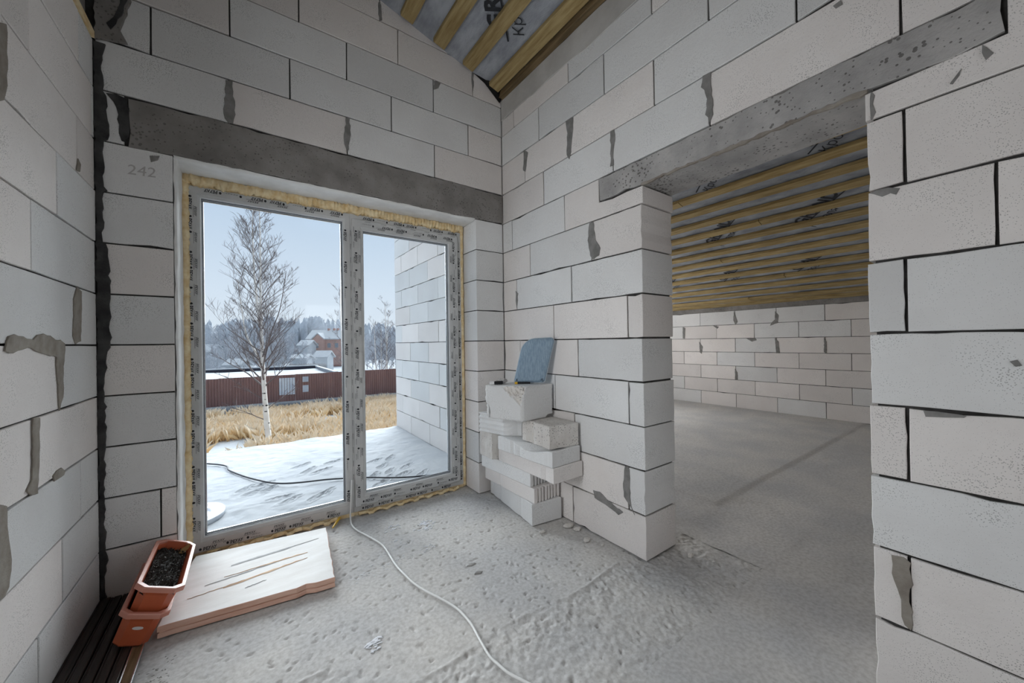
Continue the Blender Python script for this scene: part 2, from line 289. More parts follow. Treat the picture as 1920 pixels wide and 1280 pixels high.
# ---- measured outlines, in courses, on each wall plane (a, z)
PATCHES = {
 'left': [
  [(7.19,0.04),(7.24,0.10),(7.38,0.13),(7.60,0.11),(7.87,0.07),(7.99,0.13),(8.19,0.16),(8.40,0.14),(8.50,0.10),(8.77,0.08),(8.93,0.02),(8.91,-0.16),(8.86,-0.45),(8.83,-0.83),(8.70,-1.02),(8.67,-0.81),(8.62,-0.44),(8.61,-0.19),(8.50,-0.17),(8.27,-0.14),(8.02,-0.10),(7.71,-0.04),(7.57,-0.07),(7.33,-0.11),(7.14,-0.08)],
  [(9.48,1.00),(9.68,0.95),(9.66,0.53),(9.62,0.06),(9.38,0.01),(9.27,0.15),(9.30,0.41),(9.33,0.77)],
  [(7.83,-0.99),(8.03,-1.02),(8.00,-1.51),(7.97,-1.87),(7.95,-2.05),(7.74,-2.00),(7.64,-1.91),(7.78,-1.81),(7.80,-1.46)],
  [(8.43,-1.95),(8.58,-1.90),(8.74,-1.90),(8.88,-1.99),(8.83,-2.04),(8.63,-2.04),(8.48,-2.04)],
  [(6.94,-1.84),(7.15,-1.94),(7.15,-2.17),(7.22,-2.49),(7.23,-2.75),(7.17,-2.92),(7.07,-2.98),(6.92,-2.96)],
  [(7.06,3.81),(7.26,3.93),(7.27,3.70),(7.28,3.39),(7.24,3.10),(7.18,2.95),(7.04,2.86)],
  [(9.60,3.24),(9.72,3.19),(9.67,3.04),(9.52,3.01)],
 ],
 'back': [
  [(-2.36,5.93),(-2.36,6.71),(-2.34,7.03),(-1.94,7.26),(-1.85,6.93),(-1.91,6.63),(-1.97,6.43),(-2.02,6.27),(-1.97,6.17),(-1.91,6.04),(-2.02,6.01),(-2.17,5.99),(-2.28,5.96)],
  [(-0.36,5.95),(-0.23,5.97),(-0.23,5.64),(-0.19,5.53),(-0.18,5.23),(-0.23,5.01),(-0.30,4.98),(-0.38,5.08),(-0.40,5.28),(-0.38,5.52)],
  [(2.17,5.97),(2.27,5.97),(2.28,5.66),(2.24,5.14),(2.18,5.04),(2.13,5.25),(2.14,5.61)],
  [(4.69,7.95),(4.92,7.97),(4.85,7.79),(4.69,7.68)],
  [(6.05,8.87),(6.10,8.86),(6.08,8.27),(6.03,8.13),(6.02,8.69)],
  [(3.07,9.50),(3.13,9.48),(3.16,9.05),(3.08,8.98)],
  [(-2.22,4.95),(-2.08,4.98),(-1.92,4.94),(-1.91,4.63),(-1.91,4.17),(-1.96,4.11),(-1.94,4.05),(-2.02,4.07),(-2.05,4.21),(-2.06,4.58),(-2.13,4.82)],
  [(-1.61,3.89),(-1.46,3.93),(-1.49,3.83),(-1.59,3.76)],
 ],
 'right': [
  [(9.27,6.00),(9.05,5.86),(9.14,5.49),(9.20,5.31),(9.31,5.39)],
  [(7.36,5.99),(7.07,5.96),(7.12,5.48),(7.17,5.07),(7.24,4.91),(7.34,5.07),(7.30,5.64)],
  [(5.85,4.99),(5.72,4.99),(5.69,4.73),(5.75,4.46),(5.74,4.14),(5.86,4.16),(5.84,4.57)],
  [(3.61,5.01),(3.45,4.99),(3.44,4.64),(3.43,4.18),(3.50,4.04),(3.57,4.25),(3.53,4.53),(3.58,4.73),(3.65,4.81)],
  [(6.54,2.97),(6.41,2.97),(6.35,2.49),(6.20,2.26),(6.25,2.09),(6.43,2.01),(6.54,2.12),(6.62,2.55)],
  [(9.81,1.63),(9.66,1.52),(9.73,1.01),(9.79,1.19)],
  [(5.55,-3.00),(5.44,-3.03),(5.43,-3.36),(5.42,-3.79),(5.31,-4.06),(5.45,-3.86),(5.60,-3.73),(5.62,-3.42)],
  [(6.56,-3.88),(6.33,-3.86),(5.92,-4.03),(5.63,-4.12),(5.76,-4.23),(6.16,-4.11),(6.51,-4.06)],
  [(1.29,1.98),(1.22,2.00),(1.10,1.99),(1.00,1.95),(1.04,1.87),(1.09,1.91),(1.17,1.89),(1.25,1.95)],
  [(0.82,-1.02),(0.70,-1.02),(0.51,-1.03),(0.46,-1.04),(0.48,-1.07),(0.64,-1.08),(0.80,-1.10)],
  [(0.14,-0.36),(0.08,-0.34),(0.05,-0.40),(0.10,-0.42)],
  [(0.30,3.41),(0.26,3.36),(0.22,3.26),(0.27,3.22),(0.30,3.32)],
  [(1.66,4.90),(1.58,4.92),(1.55,4.85),(1.63,4.85)],
  [(1.27,3.40),(1.23,3.33),(1.25,3.22),(1.22,3.09),(1.26,3.00),(1.28,3.00)],
  [(0.55,3.10),(0.46,3.23),(0.47,3.16),(0.53,3.08)],
 ],
 'far': [
  [(12.42,1.96),(12.32,1.69),(12.18,1.18),(12.33,0.95),(12.47,1.31)],
  [(9.86,1.77),(9.65,1.50),(9.69,0.98),(10.16,0.82),(10.06,1.03),(9.87,1.23)],
  [(13.91,0.99),(13.48,0.89),(13.60,0.73)],
  [(11.64,-0.02),(11.10,0.01),(10.97,-0.14),(11.27,-0.25)],
  [(16.31,0.96),(16.09,0.87),(16.15,0.06),(16.33,0.06)],
  [(14.98,-0.21),(14.70,-0.63),(14.79,-1.17),(14.95,-1.05)],
  [(9.89,-0.01),(9.68,-0.26),(9.63,-1.04),(9.84,-1.04)],
  [(7.30,-0.03),(7.18,-0.29),(7.19,-1.00),(7.32,-0.94)],
  [(12.41,-2.17),(12.24,-2.47),(12.24,-3.00),(12.42,-2.98)],
 ],
}
CORNER_STRIP = [(-2.22,5.89),(-2.27,5.66),(-2.27,4.98),(-2.22,4.89),(-2.20,4.04),(-2.26,3.98),(-2.27,3.10),(-2.22,3.02),(-2.28,2.97),(-2.29,2.00),(-2.25,1.98),(-2.20,1.54),(-2.20,1.06),(-2.19,0.91),(-2.20,0.07),(-2.24,-0.14),(-2.28,-0.56),(-2.29,-0.92),(-2.27,-1.39),(-2.28,-2.00),(-2.30,-2.43),(-2.30,-3.00),(-2.31,-3.57),(-2.27,-4.21),(-2.30,-4.30),(-2.31,-5.00)]
WIRE_OUT = [(-1.98,23.06),(-1.59,21.47),(-1.04,19.37),(-0.65,18.19),(-0.22,17.12),(0.18,16.33),(0.63,15.59),(1.09,15.18),(1.64,14.94),(2.21,14.76),(2.69,14.52),(3.50,14.03)]
LID = [(-1.10,14.15),(-0.74,13.79),(-0.91,12.94),(-1.01,15.06)]
PRINTS = [(-0.20,15.61),(0.33,15.81),(0.46,15.10),(0.71,14.09),(0.02,15.16),(1.62,17.33),(1.80,16.39),(2.22,16.06),(2.03,13.62),(0.97,13.64),(1.68,13.35),(2.73,16.88),(4.25,16.14),(4.32,15.23),(4.38,14.39),(4.69,13.78),(3.72,14.17),(4.04,13.59),(4.18,12.84),(5.09,14.62),(5.25,13.34),(4.90,16.09),(3.65,13.24)]
CABLE = [(2.28,11.16),(2.25,10.79),(2.30,10.37),(2.45,9.89),(2.61,9.30),(2.63,8.86),(2.62,8.51),(2.62,8.19),(2.65,7.88),(2.70,7.47),(2.80,7.07),(2.96,6.65),(3.09,6.24),(3.12,5.95),(3.12,5.69),(3.08,5.41),(3.05,5.18),(3.03,4.95),(3.06,4.75),(3.09,4.58),(3.14,4.45),(3.23,4.25),(3.33,4.01)]
CRUMBS = [(3.11,10.04),(3.95,9.70),(3.81,9.44),(3.51,8.54),(2.98,9.23),(1.63,6.36),(1.62,6.23),(2.62,8.51),(2.05,8.34),(1.84,8.27),(2.71,8.99)]
CHIPS = [(6.16,7.39),(6.91,7.20),(6.97,6.94),(6.78,6.43),(8.18,4.55),(6.93,6.05)]
YELLOWBIT = [(1.79,10.89),(2.04,11.30)]
STAINS = [(4.00,7.28),(3.99,6.95),(-1.13,7.67)]
# ---------------------------------------------------------------- masonry
MAPS = {'left': lambda a, z, n: (LX + n, a, z), 'back': lambda a, z, n: (a, D - n, z), 'right': lambda a, z, n: (WX - n, a, z),
        'far': lambda a, z, n: (FX - n, a, z), 'gable': lambda a, z, n: (a, YE - n, z)}
CACHE = {}
def outline_ring(poly, step, amp, g, bite=.08):
    """walk a polygon, split long edges, nibble its edge inward a little"""
    out = []; n = len(poly)
    cx = sum(p[0] for p in poly) / n; cz = sum(p[1] for p in poly) / n
    for i in range(n):
        (x0, y0), (x1, y1) = poly[i], poly[(i + 1) % n]
        d = math.hypot(x1 - x0, y1 - y0); k = max(1, round(d / step))
        nx_, ny_ = -(y1 - y0) / (d + 1e-9), (x1 - x0) / (d + 1e-9)
        for j in range(k):
            t = j / k; a = g.random() * amp
            if g.random() < bite and 0 < j: a += g.random() * .035
            x, y = x0 + (x1 - x0) * t, y0 + (y1 - y0) * t
            if j == 0: x += (cx - x) / (abs(cx - x) + 1e-6) * amp * g.random(); y += (cz - y) / (abs(cz - y) + 1e-6) * amp * g.random()
            out.append((x + nx_ * a, y + ny_ * a))
    return out
def area(p): return sum(p[i][0] * p[(i + 1) % len(p)][1] - p[(i + 1) % len(p)][0] * p[i][1] for i in range(len(p))) / 2
def inset(ring, d):
    n = len(ring); out = []
    for i in range(n):
        (ax, ay), (bx, by), (cx, cy) = ring[i - 1], ring[i], ring[(i + 1) % n]
        tx, ty = cx - ax, cy - ay; l = math.hypot(tx, ty) + 1e-9
        out.append((bx - ty / l * d, by + tx / l * d))
    return out
def prism(poly, n0, n1, seed, step=.42, amp=.006, ch=.009, bite=.08):
    """outline extruded from depth n0 (back) to n1 (front), edges knocked off; returns rings of (a, z, n)"""
    g = random.Random(seed)
    if area(poly) < 0: poly = poly[::-1]
    r = outline_ring(poly, step, amp, g, bite); i_ = inset(r, ch)
    return [[(a, z, n0) for a, z in i_], [(a, z, n0 + ch) for a, z in r], [(a, z, n1 - ch) for a, z in r], [(a, z, n1) for a, z in i_]]
def ring_faces(k, n):
    F = [(i * n + j, i * n + (j + 1) % n, (i + 1) * n + (j + 1) % n, (i + 1) * n + j) for i in range(k - 1) for j in range(n)]
    return F + [tuple(range(n))[::-1], tuple((k - 1) * n + j for j in range(n))]
bseed = [0]
def block(wall, side, a0, a1, z0, z1, t, gap=.011, poly=None, mat='aac', name='block'):
    """one masonry block as a child of its wall"""
    bseed[0] += 1; sd_ = bseed[0]
    mp = MAPS[side]; pr_ = rng.uniform(-.008, .008)
    rag = .012 if side == 'right' and (abs(a0 - 5.0) < .06 or abs(a1 - 1.335) < .06) else .006   # door jambs are ragged
    if poly is None:
        w, h = round(a1 - a0 - 2 * gap, 3), round(z1 - z0 - 2 * gap, 3)
        key = (side, w, h, t, sd_ % 4 if w > 2.4 and rag < .01 else sd_)
        c = ((a0 + a1) / 2, (z0 + z1) / 2)
        if key not in CACHE:
            R = prism([(-w / 2, -h / 2), (w / 2, -h / 2), (w / 2, h / 2), (-w / 2, h / 2)], -t, 0, sd_, step=.42 if rag < .01 else .2, amp=rag)
            o0 = mp(0, 0, 0); V = [tuple(np.subtract(mp(*q), o0)) for r in R for q in r]
            CACHE[key] = mesh(name, V, ring_faces(4, len(R[0])), M[mat])
        o = bpy.data.objects.new(name, CACHE[key]); return link(o, wall, mp(c[0], c[1], pr_))
    c = (sum(q[0] for q in poly) / len(poly), sum(q[1] for q in poly) / len(poly))
    pin = inset(poly if area(poly) > 0 else poly[::-1], gap)
    R = prism(pin, -t, 0, sd_)
    V = [mp(q[0], q[1], q[2] + pr_) for r in R for q in r]
    return mk(name, V, ring_faces(4, len(R[0])), M[mat], wall, mp(c[0], c[1], 0))
def clip(poly, f):
    out = []
    for i in range(len(poly)):
        p, q = poly[i], poly[(i + 1) % len(poly)]; a, b_ = f(p), f(q)
        if a >= 0: out.append(p)
        if (a >= 0) != (b_ >= 0):
            s_ = a / (a - b_); out.append((p[0] + (q[0] - p[0]) * s_, p[1] + (q[1] - p[1]) * s_))
    return out
def smear(wall, side, poly, mat='patch', lo=.0, hi=.016, name='mortar_patch', amp=.02, step=.09):
    """a trowelled blob of mortar standing a few millimetres proud of the wall"""
    g = random.Random(len(poly) + int(abs(poly[0][0]) * 1000))
    if area(poly) < 0: poly = poly[::-1]
    r = []
    for i in range(len(poly)):
        (x0, y0), (x1, y1) = poly[i], poly[(i + 1) % len(poly)]; k = max(1, int(math.hypot(x1 - x0, y1 - y0) / step))
        for j in range(k):
            t = j / k; q = amp if j else amp * .3
            r.append((x0 + (x1 - x0) * t + g.uniform(-q, q), y0 + (y1 - y0) * t + g.uniform(-q, q)))
    i_ = inset(r, .006); mp = MAPS[side]
    V = [mp(a, z, lo) for a, z in r] + [mp(a, z, hi * .7) for a, z in r] + [mp(a, z, hi) for a, z in i_]
    c = (sum(q[0] for q in poly) / len(poly), sum(q[1] for q in poly) / len(poly))
    return mk(name, V, ring_faces(3, len(r)), M[mat], wall, mp(c[0], c[1], 0))
def course(wall, side, k, lo, hi, joints, t, step=2.5, skip=None, top=None, **kw):
    """lay row k between lo and hi; joints holds measured ends, the rest follows at full block length"""
    js = sorted(joints)
    while js[0] - step > lo + .05: js.insert(0, js[0] - step)
    while js[-1] + step < hi - .05: js.append(js[-1] + step)
    js = [lo] + [j for j in js if lo + .02 < j < hi - .02] + [hi]
    for a0, a1 in zip(js, js[1:]):
        if top is None: block(wall, side, a0, a1, k, k + 1, t, **kw)
        else:
            poly = clip([(a0, k), (a1, k), (a1, k + 1), (a0, k + 1)], top)
            if len(poly) < 3 or abs(area(poly)) < .02: continue
            full = len(poly) == 4 and abs(abs(area(poly)) - (a1 - a0)) < 1e-4
            if full: block(wall, side, a0, a1, k, k + 1, t, **kw)
            else: block(wall, side, a0, a1, k, k + 1, t, poly=poly, **kw)
def core(name, boxes, label):
    b_ = MB()
    for q in boxes: b_.box(*q)
    return b_.obj(name, M['mortar'], None, (0, 0, 0), label=label, cat='wall', kind='structure')

# left wall
wl = core('wall_left', [(LX - 1.15, LX - .05, -7.5, 4.02, FLOOR, 5.9), (LX - 1.15, LX - .05, 6.78, D + 1.5, FLOOR, 5.9), (LX - 1.15, LX - .05, 4.02, 6.78, FLOOR, -2.0), (LX - 1.15, LX - .05, 4.02, 6.78, 3, 5.9), (LX - 1.3, LX - .3, -7.5, D + 1.5, 5.9, 11.2)], 'pale grey aerated block wall left of the patio window')
LJ = {4: [7.89], 3: [9.61, 7.18], 2: [8.72], 1: [7.88], 0: [9.48], -1: [8.76], -2: [7.9], -3: [9.56, 7.06], -4: [8.77], -5: [7.93]}
for k, js in LJ.items():
    if -2 <= k < 3: course(wl, 'left', k, 6.8, 10.49, js, 1.1); course(wl, 'left', k, -6.0, 4.0, [1.5 if k % 2 else 2.7], 1.1)   # hole added out of view for the side fill lamp
    else: course(wl, 'left', k, -6.0, 10.49, js, 1.1)
for a0, a1 in ((-6, -.27), (-.27, 2.23), (2.23, 4.73), (4.73, 7.23), (7.23, 9.73), (9.73, 10.49)): block(wl, 'left', a0, a1, 5, 5.93, 1.1)
mk('board_edge', [MAPS['left'](a, z, n) for a in (-6, 10.45) for z, n in ((5.93, .03), (6.06, .03), (6.06, -.3), (5.93, -.3))], [(0, 1, 2, 3), (4, 5, 6, 7), (0, 1, 5, 4), (1, 2, 6, 5), (2, 3, 7, 6), (3, 0, 4, 7)], M['foam'], wl)
mk('ring_beam', [MAPS['left'](a, z, n) for a in (-6, 10.49) for z, n in ((6.06, -.10), (7.3, -.10), (7.3, -1.1), (6.06, -1.1))], [(0, 1, 2, 3), (4, 5, 6, 7), (0, 1, 5, 4), (1, 2, 6, 5), (2, 3, 7, 6), (3, 0, 4, 7)], M['lintel_dark'], wl)

# back wall with the patio window opening
OX0, OX1, OZ1 = -1.25, 6.085, 4.0
tr_ = lambda x: roof(x) - .12
wb = core('wall_back', [(LX - 1.1, OX0 - .05, D + .05, D + 1.5, FLOOR, 9.5), (OX1 + .05, WX - .02, D + .05, D + 1.5, FLOOR, 7.9), (OX0 - .05, OX1 + .05, D + .3, D + 1.5, 5.0, 7.9), (OX0 - .05, 5.0, D + .05, D + 1.5, 5.0, 8.6)], 'aerated block gable wall around the patio window')
for k in range(-5, 4):
    course(wb, 'back', k, LX + .01, OX0, [-1.51] if k == -4 else [LX - .5], 1.55)
    course(wb, 'back', k, OX1, WX - .01, [8.0], 1.55)
block(wb, 'back', LX + .01, -1.97, 4, 5, 1.5)
arch = [(7.19, 8.22), (6.87, 8.47), (6.35, 8.72), (5.6, 9.02), (4.92, 9.23), (4.1, 9.50), (3.0, 9.72), (0, 10.55), (-3, 11.3)]
def under(p):
    for (x1, z1), (x0, z0) in zip(arch, arch[1:]):
        if x0 <= p[0] <= x1: return z0 + (z1 - z0) * (p[0] - x0) / (x1 - x0) - p[1]
    return 8.2 - p[1]
BJ = {5: [-.3, 2.2, 4.69], 6: [-1.58, .9, 3.39, 5.87], 7: [-.27, 2.21, 4.68], 8: [1.11, 3.6, 6.06], 9: [.6, 3.1], 10: [1.4]}
def gable_row(k, js):
    js = sorted(js)
    while js[0] - 2.5 > LX + .05: js.insert(0, js[0] - 2.5)
    js = [LX + .01] + [j for j in js if LX < j < WX] + [WX - .01]
    for a0, a1 in zip(js, js[1:]):
        n_ = max(2, int((a1 - a0) / .3)); topz = []
        for i in range(n_ + 1):
            a = a1 + (a0 - a1) * i / n_; topz.append((a, min(k + 1, k + under((a, k)))))
        if max(q[1] for q in topz) <= k + .06: continue
        if min(q[1] for q in topz) >= k + .999: block(wb, 'back', a0, a1, k, k + 1, 1.5); continue
        tz = [(a, z) for a, z in topz if z > k + .02]
        block(wb, 'back', 0, 0, 0, 0, 1.5, poly=[(max(a0, tz[-1][0]), k), (min(a1, tz[0][0]), k)] + tz)
for k, js in BJ.items(): gable_row(k, js)
g = random.Random(5)
lz = [(-1.93, 3.95), (-1.2, 3.98)] + [(x * .5, 3.985 + g.uniform(-.015, .015)) for x in range(-2, 14)] + [(7.16, 4.02), (7.17, 4.98)] + [(7 - x * .5, 5.0 + g.uniform(-.025, .02)) for x in range(0, 17)] + [(-1.93, 4.97)]
R = prism(lz, -1.5, .012, 3, step=.3, amp=.02)
mk('lintel', [MAPS['back'](*q) for r in R for q in r], ring_faces(4, len(R[0])), M['lintel_dark'], wb, (2.6, D, 4.5), label='dark cast concrete lintel')
# smeared plaster on soffit and left reveal, paled to stand for window light
pb = MB(); n_ = 40
rows = []
for yy, zz in ((D + .005, 4.0), (D + .03, 3.965), (D + .12, 3.945), (D + .5, 3.955), (D + .88, 3.95)):
    rows.append([(OX0 + (OX1 - OX0) * i / n_, yy, zz + g.uniform(-.012, .012)) for i in range(n_ + 1)])
V = [v for r in rows for v in r]; Fq = [(i * (n_ + 1) + j, i * (n_ + 1) + j + 1, (i + 1) * (n_ + 1) + j + 1, (i + 1) * (n_ + 1) + j) for i in range(4) for j in range(n_)]
pb.add(V, Fq); pb.add([(v[0], v[1], 4.0) for v in V], Fq)
rows = []
for xx, yy in ((OX0 - .0, D + .004), (OX0 + .03, D + .03), (OX0 + .045, D + .14), (OX0 + .04, D + .5), (OX0 + .05, D + .84)):
    rows.append([(xx + g.uniform(-.012, .012), yy, FLOOR + 8.96 * i / n_) for i in range(n_ + 1)])
V = [v for r in rows for v in r]; pb.add(V, Fq); pb.add([(OX0 - .02, v[1], v[2]) for v in V], Fq)
pb.obj('reveal_plaster', M['plaster'], wb, (2.4, D + .4, 3.95), smooth=True, label='pale smeared plaster on the window reveal')
# dark mortar up the left corner
sp_ = [(LX + .005, FLOOR), (-2.31, -5.0)] + CORNER_STRIP[::-1] + [(LX + .005, 5.89)]
smear(wb, 'back', sp_, 'cornermortar', hi=.05, amp=.022, name='corner_mortar')
for i, q in enumerate(PATCHES['back']): smear(wb, 'back', q, 'lintel_dark' if i == 0 else 'cornermortar' if i == 6 else 'patch', hi=.06 if i == 0 else .018)
smear(wb, 'back', [(-1.90, 6.9), (-1.98, 6.55), (-2.06, 6.35), (-2.14, 6.2), (-2.20, 6.3), (-2.08, 6.55), (-2.0, 6.9)], 'cornermortar', hi=.075, lo=.05, name='mortar_crack')
for i, q in enumerate(PATCHES['left']): smear(wl, 'left', q, 'brownpatch')

# right wall: inside the room, round the doorway and on past the window as the terrace wall
DY0, DY1, DZ = 1.335, 4.99, 3.42
wr = core('wall_right', [(WX + .05, WX + WT - .05, -7.5, DY0 - .08, FLOOR, 8.1), (WX + .05, WX + WT - .05, DY1 + .08, YE - .05, FLOOR, 7.6), (WX + .05, WX + WT - .05, DY0 - .05, DY1 + .05, 4.02, 8.1)], 'aerated block wall with the doorway, running on along the terrace')
RJ = {7: [9.79, 7.25, 4.69], 6: [8.52, 6.02, 3.49], 5: [9.23, 7.24, 4.66, 2.12], 4: [8.34, 5.78, 3.5, .97], 2: [9.02, 6.49], 1: [9.75, 7.24], 0: [7.97, 5.42], -1: [9.6, 7.02], -2: [7.95, 5.42], -3: [9.7, 7.2], -4: [7.97, 5.47], -5: [9.8, 7.3]}
RN = {2: .95, 1: .21, 0: .96, -1: -1.17, -2: .96, -3: -1.17, -4: .97, -5: -1.17}
ends = {2: 5.0, 1: 5.02, 0: 5.02, -1: 5.02, -2: 5.0, -3: 5.01, -4: 5.03, -5: 5.02}
for k in range(-5, 8):
    if k in RN:
        course(wr, 'right', k, ends[k] - .01 + rng.uniform(-.012, .012), 10.5, RJ[k], WT)
        course(wr, 'right', k, -7.4, DY0 + rng.uniform(-.012, .012), [RN[k]], WT)
    elif k > 3:
        if k < 7: course(wr, 'right', k, -7.4, 10.5, RJ[k], WT)
        else:
            js = [-5.3, -2.8, -.3, 2.19, 4.69, 7.25, 9.79]; js = [-7.4] + js + [10.5]
            for a0, a1 in zip(js, js[1:]): block(wr, 'right', a0, a1, 7, 7.56, WT)
    course(wr, 'right', k, 10.52, YE - .02, [15.9] if k % 2 == 0 else [17.1], WT)
block(wr, 'right', 7.47, 9.97, 3, 4, WT); block(wr, 'right', 9.97, 10.5, 3, 4, WT)
block(wr, 'right', 0, 0, 0, 0, WT, poly=[(4.97, 3), (7.47, 3), (7.47, 4), (6.23, 4), (6.23, 3.42), (4.97, 3.40)])
block(wr, 'right', 0, 0, 0, 0, WT, poly=[(-1.17, 3), (DY0, 3), (DY0, 3.40), (.12, 3.44), (.12, 4), (-1.17, 4)])
block(wr, 'right', -3.67, -1.17, 3, 4, WT); block(wr, 'right', -7.4, -3.67, 3, 4, WT)
lz = [(.13, 3.45)] + [(.5 + .45 * i, 3.425 + g.uniform(-.02, .015)) for i in range(13)] + [(6.21, 3.42), (6.22, 3.99)] + [(5.9 - .45 * i, 4.0 + g.uniform(-.025, .012)) for i in range(13)] + [(.12, 4.02)]
R = prism(lz, -WT + .02, .015, 9, step=.3, amp=.02)
mk('lintel', [MAPS['right'](*q) for r in R for q in r], ring_faces(4, len(R[0])), M['lintel'], wr, (WX, 3, 3.7), label='cast concrete lintel over the doorway')
smear(wr, 'right', [(5.0, 3.45), (1.3, 3.45), (1.3, 3.40), (2.2, 3.405), (3, 3.395), (4, 3.41), (5.0, 3.40)], 'brownpatch', hi=.03, name='mortar_lip', lo=-.03)
bz = [(-7.4, 8.22), (10.49, 8.22), (10.49, 7.53)] + [(10 - .42 * i, 7.52 + .03 * math.sin(i * 1.3) + g.uniform(-.035, .03)) for i in range(41)] + [(-7.4, 7.52)]
R = prism(bz, -WT + .02, .03, 4, step=.4, amp=.012)
mk('ring_beam', [MAPS['right'](*q) for r in R for q in r], ring_faces(4, len(R[0])), M['beam'], wr, (WX, 3, 7.9), label='cast concrete ring beam under the roof')
for i, q in enumerate(PATCHES['right']): smear(wr, 'right', q, 'patch')
smear(wr, 'right', [(1.02, -3.03), (.95, -3.08), (.96, -3.98), (1.02, -3.95), (1.05, -3.72), (1.08, -3.5), (1.13, -3.3), (1.14, -3.05)], 'brownpatch', hi=.012, name='open_joint')

# far wall of the next room
wf = core('wall_far', [(FX + .05, FX + 1.2, -7.5, YE + 1, FLOOR, 2.4)], 'aerated block wall at the far end of the next room')
for k in range(-5, 2):
    course(wf, 'far', k, -7.4, YE, [7.25, 9.8, 12.36, 14.89] if k % 2 else [6.05, 8.58, 11.12, 13.66, 16.23], .8)
mk('ring_beam', [MAPS['far'](a, z, n) for a in (-7.4, YE) for z, n in ((2.0, .02), (2.44, .02), (2.44, -1), (2.0, -1))], [(0, 1, 2, 3), (4, 5, 6, 7), (0, 1, 5, 4), (1, 2, 6, 5), (2, 3, 7, 6), (3, 0, 4, 7)], M['lintel_dark'], wf)
for q in PATCHES['far']: smear(wf, 'far', q, 'patch', amp=.012)
# walls out of view: openings added for the fill lamps
b_ = MB()
for q in ((LX - 1.2, 3.3, -7.6, -6.8, FLOOR, 9.4), (3.3, 6.9, -7.6, -6.8, FLOOR, -1.6), (3.3, 6.9, -7.6, -6.8, 2.9, 8.3), (6.9, FX + 1.2, -7.6, -6.8, FLOOR, 7.7)): b_.box(*q)
b_.obj('wall_rear', M['aac'], label='aerated block wall behind the camera, with an added hole for fill light', cat='wall', kind='structure')
b_ = MB()
for q in ((WX + WT, 11, YE - 1, YE, FLOOR, 6.5), (11, 15, YE - 1, YE, FLOOR, -1.6), (11, 15, YE - 1, YE, 2.9, 5.9), (15, 19, YE - 1, YE, FLOOR, 4.7), (19, 24, YE - 1, YE, FLOOR, -1.6), (19, 24, YE - 1, YE, 2.4, 3.4), (24, FX + 1.2, YE - 1, YE, FLOOR, 2.0)): b_.box(*q)
b_.obj('wall_end', M['aac'], label='end wall of the next room with two window holes', cat='wall', kind='structure')

# ---------------------------------------------------------------- floor
def ss(e0, e1, x): t_ = np.clip((x - e0) / (e1 - e0), 0, 1); return t_ * t_ * (3 - 2 * t_)
def floor_patch(x0, x1, y0, y1, st, seed, near):
    nx, ny = int((x1 - x0) / st) + 1, int((y1 - y0) / st) + 1
    xs = np.linspace(x0, x1, nx)[:, None]; ys = np.linspace(y0, y1, ny)[None]
    sz = (x1 - x0, y1 - y0)
    Z = vnoise(nx, ny, (sz[0] * .6, sz[1] * .6), seed, 2) * .008
    if near:
        seam = 5.3 + .06 * np.sin(xs * 2.1) + .9 * ss(1.7, .9, xs)
        rough = ss(.08, -.08, ys - seam)
        n8 = vnoise(nx, ny, (sz[0] * 11, sz[1] * 11), seed + 1, 3, .7); n3 = vnoise(nx, ny, (sz[0] * 2, sz[1] * 2), seed + 2, 2)
        band = np.exp(-((ys - (seam - .33)) / .28) ** 2)
        Z = Z + rough * (n8 * .0125 * (1 + .9 * band) + n3 * .004 - .010) + (1 - rough) * n8 * .0035
        Z = Z + .02 * np.exp(-((ys - seam - .02) / .03) ** 2) * (.3 + .7 * ss(-.2, .3, n3))
        g_ = np.random.default_rng(seed + 5)
        for i in range(1500):
            px, py = g_.uniform(x0, x1), g_.uniform(y0, y1)
            if py < 5.0 and g_.random() < .6: continue
            r = g_.uniform(.012, .034) * (1.5 if g_.random() < .08 else 1); dp = g_.uniform(.02, .05)
            i0, i1 = max(0, int((px - 3 * r - x0) / st)), int((px + 3 * r - x0) / st) + 2; j0, j1 = max(0, int((py - 3 * r - y0) / st)), int((py + 3 * r - y0) / st) + 2
            an = g_.uniform(0, 3.1); ca, sa = math.cos(an), math.sin(an); dx = xs[i0:i1] - px; dy = ys[:, j0:j1] - py
            Z[i0:i1, j0:j1] -= dp * np.exp(-((ca * dx + sa * dy) / (r * 1.5)) ** 2 - ((-sa * dx + ca * dy) / (r * .7)) ** 2)
    else:
        st_ = ss(11.40, 11.46, xs) * ss(5.44, 5.5, ys)
        n6 = vnoise(nx, ny, (sz[0] * 3, sz[1] * 3), seed + 1, 3, .6)
        Z = Z + .03 * st_ + (1 - st_) * n6 * .012
    return grid_mesh(x0, x1, y0, y1, FLOOR - .012 + Z)
fb = MB(); parts = [floor_patch(LX - .05, 9.03, 3.37, 11.45, .026, 21, True), floor_patch(9.0, FX + .1, -7, YE, .11, 31, False)]
q0 = np.array([(LX - .05, -7, FLOOR - .012), (9.0, -7, FLOOR - .012), (9.0, 3.4, FLOOR - .012), (LX - .05, 3.4, FLOOR - .012)])
q1 = np.array([(WX + .3, 11.42, FLOOR - .012), (9.0, 11.42, FLOOR - .012), (9.0, YE, FLOOR - .012), (WX + .3, YE, FLOOR - .012)])
Vs, Fs, off = [], [], 0
sb = MB(); sb.box(LX - 1.2, FX + 1.2, -7.6, 11.6, FLOOR - 1.2, FLOOR - .09); sb.box(WX + .1, FX + 1.2, 11.6, YE, FLOOR - 1.2, FLOOR - .09)
parts.append((np.array(sb.V), np.array([f for f in sb.F])))
for V, F_ in parts + [(q0, np.array([[0, 1, 2, 3]])), (q1, np.array([[0, 1, 2, 3]]))]: Vs.append(V); Fs += (F_ + off).tolist(); off += len(V)
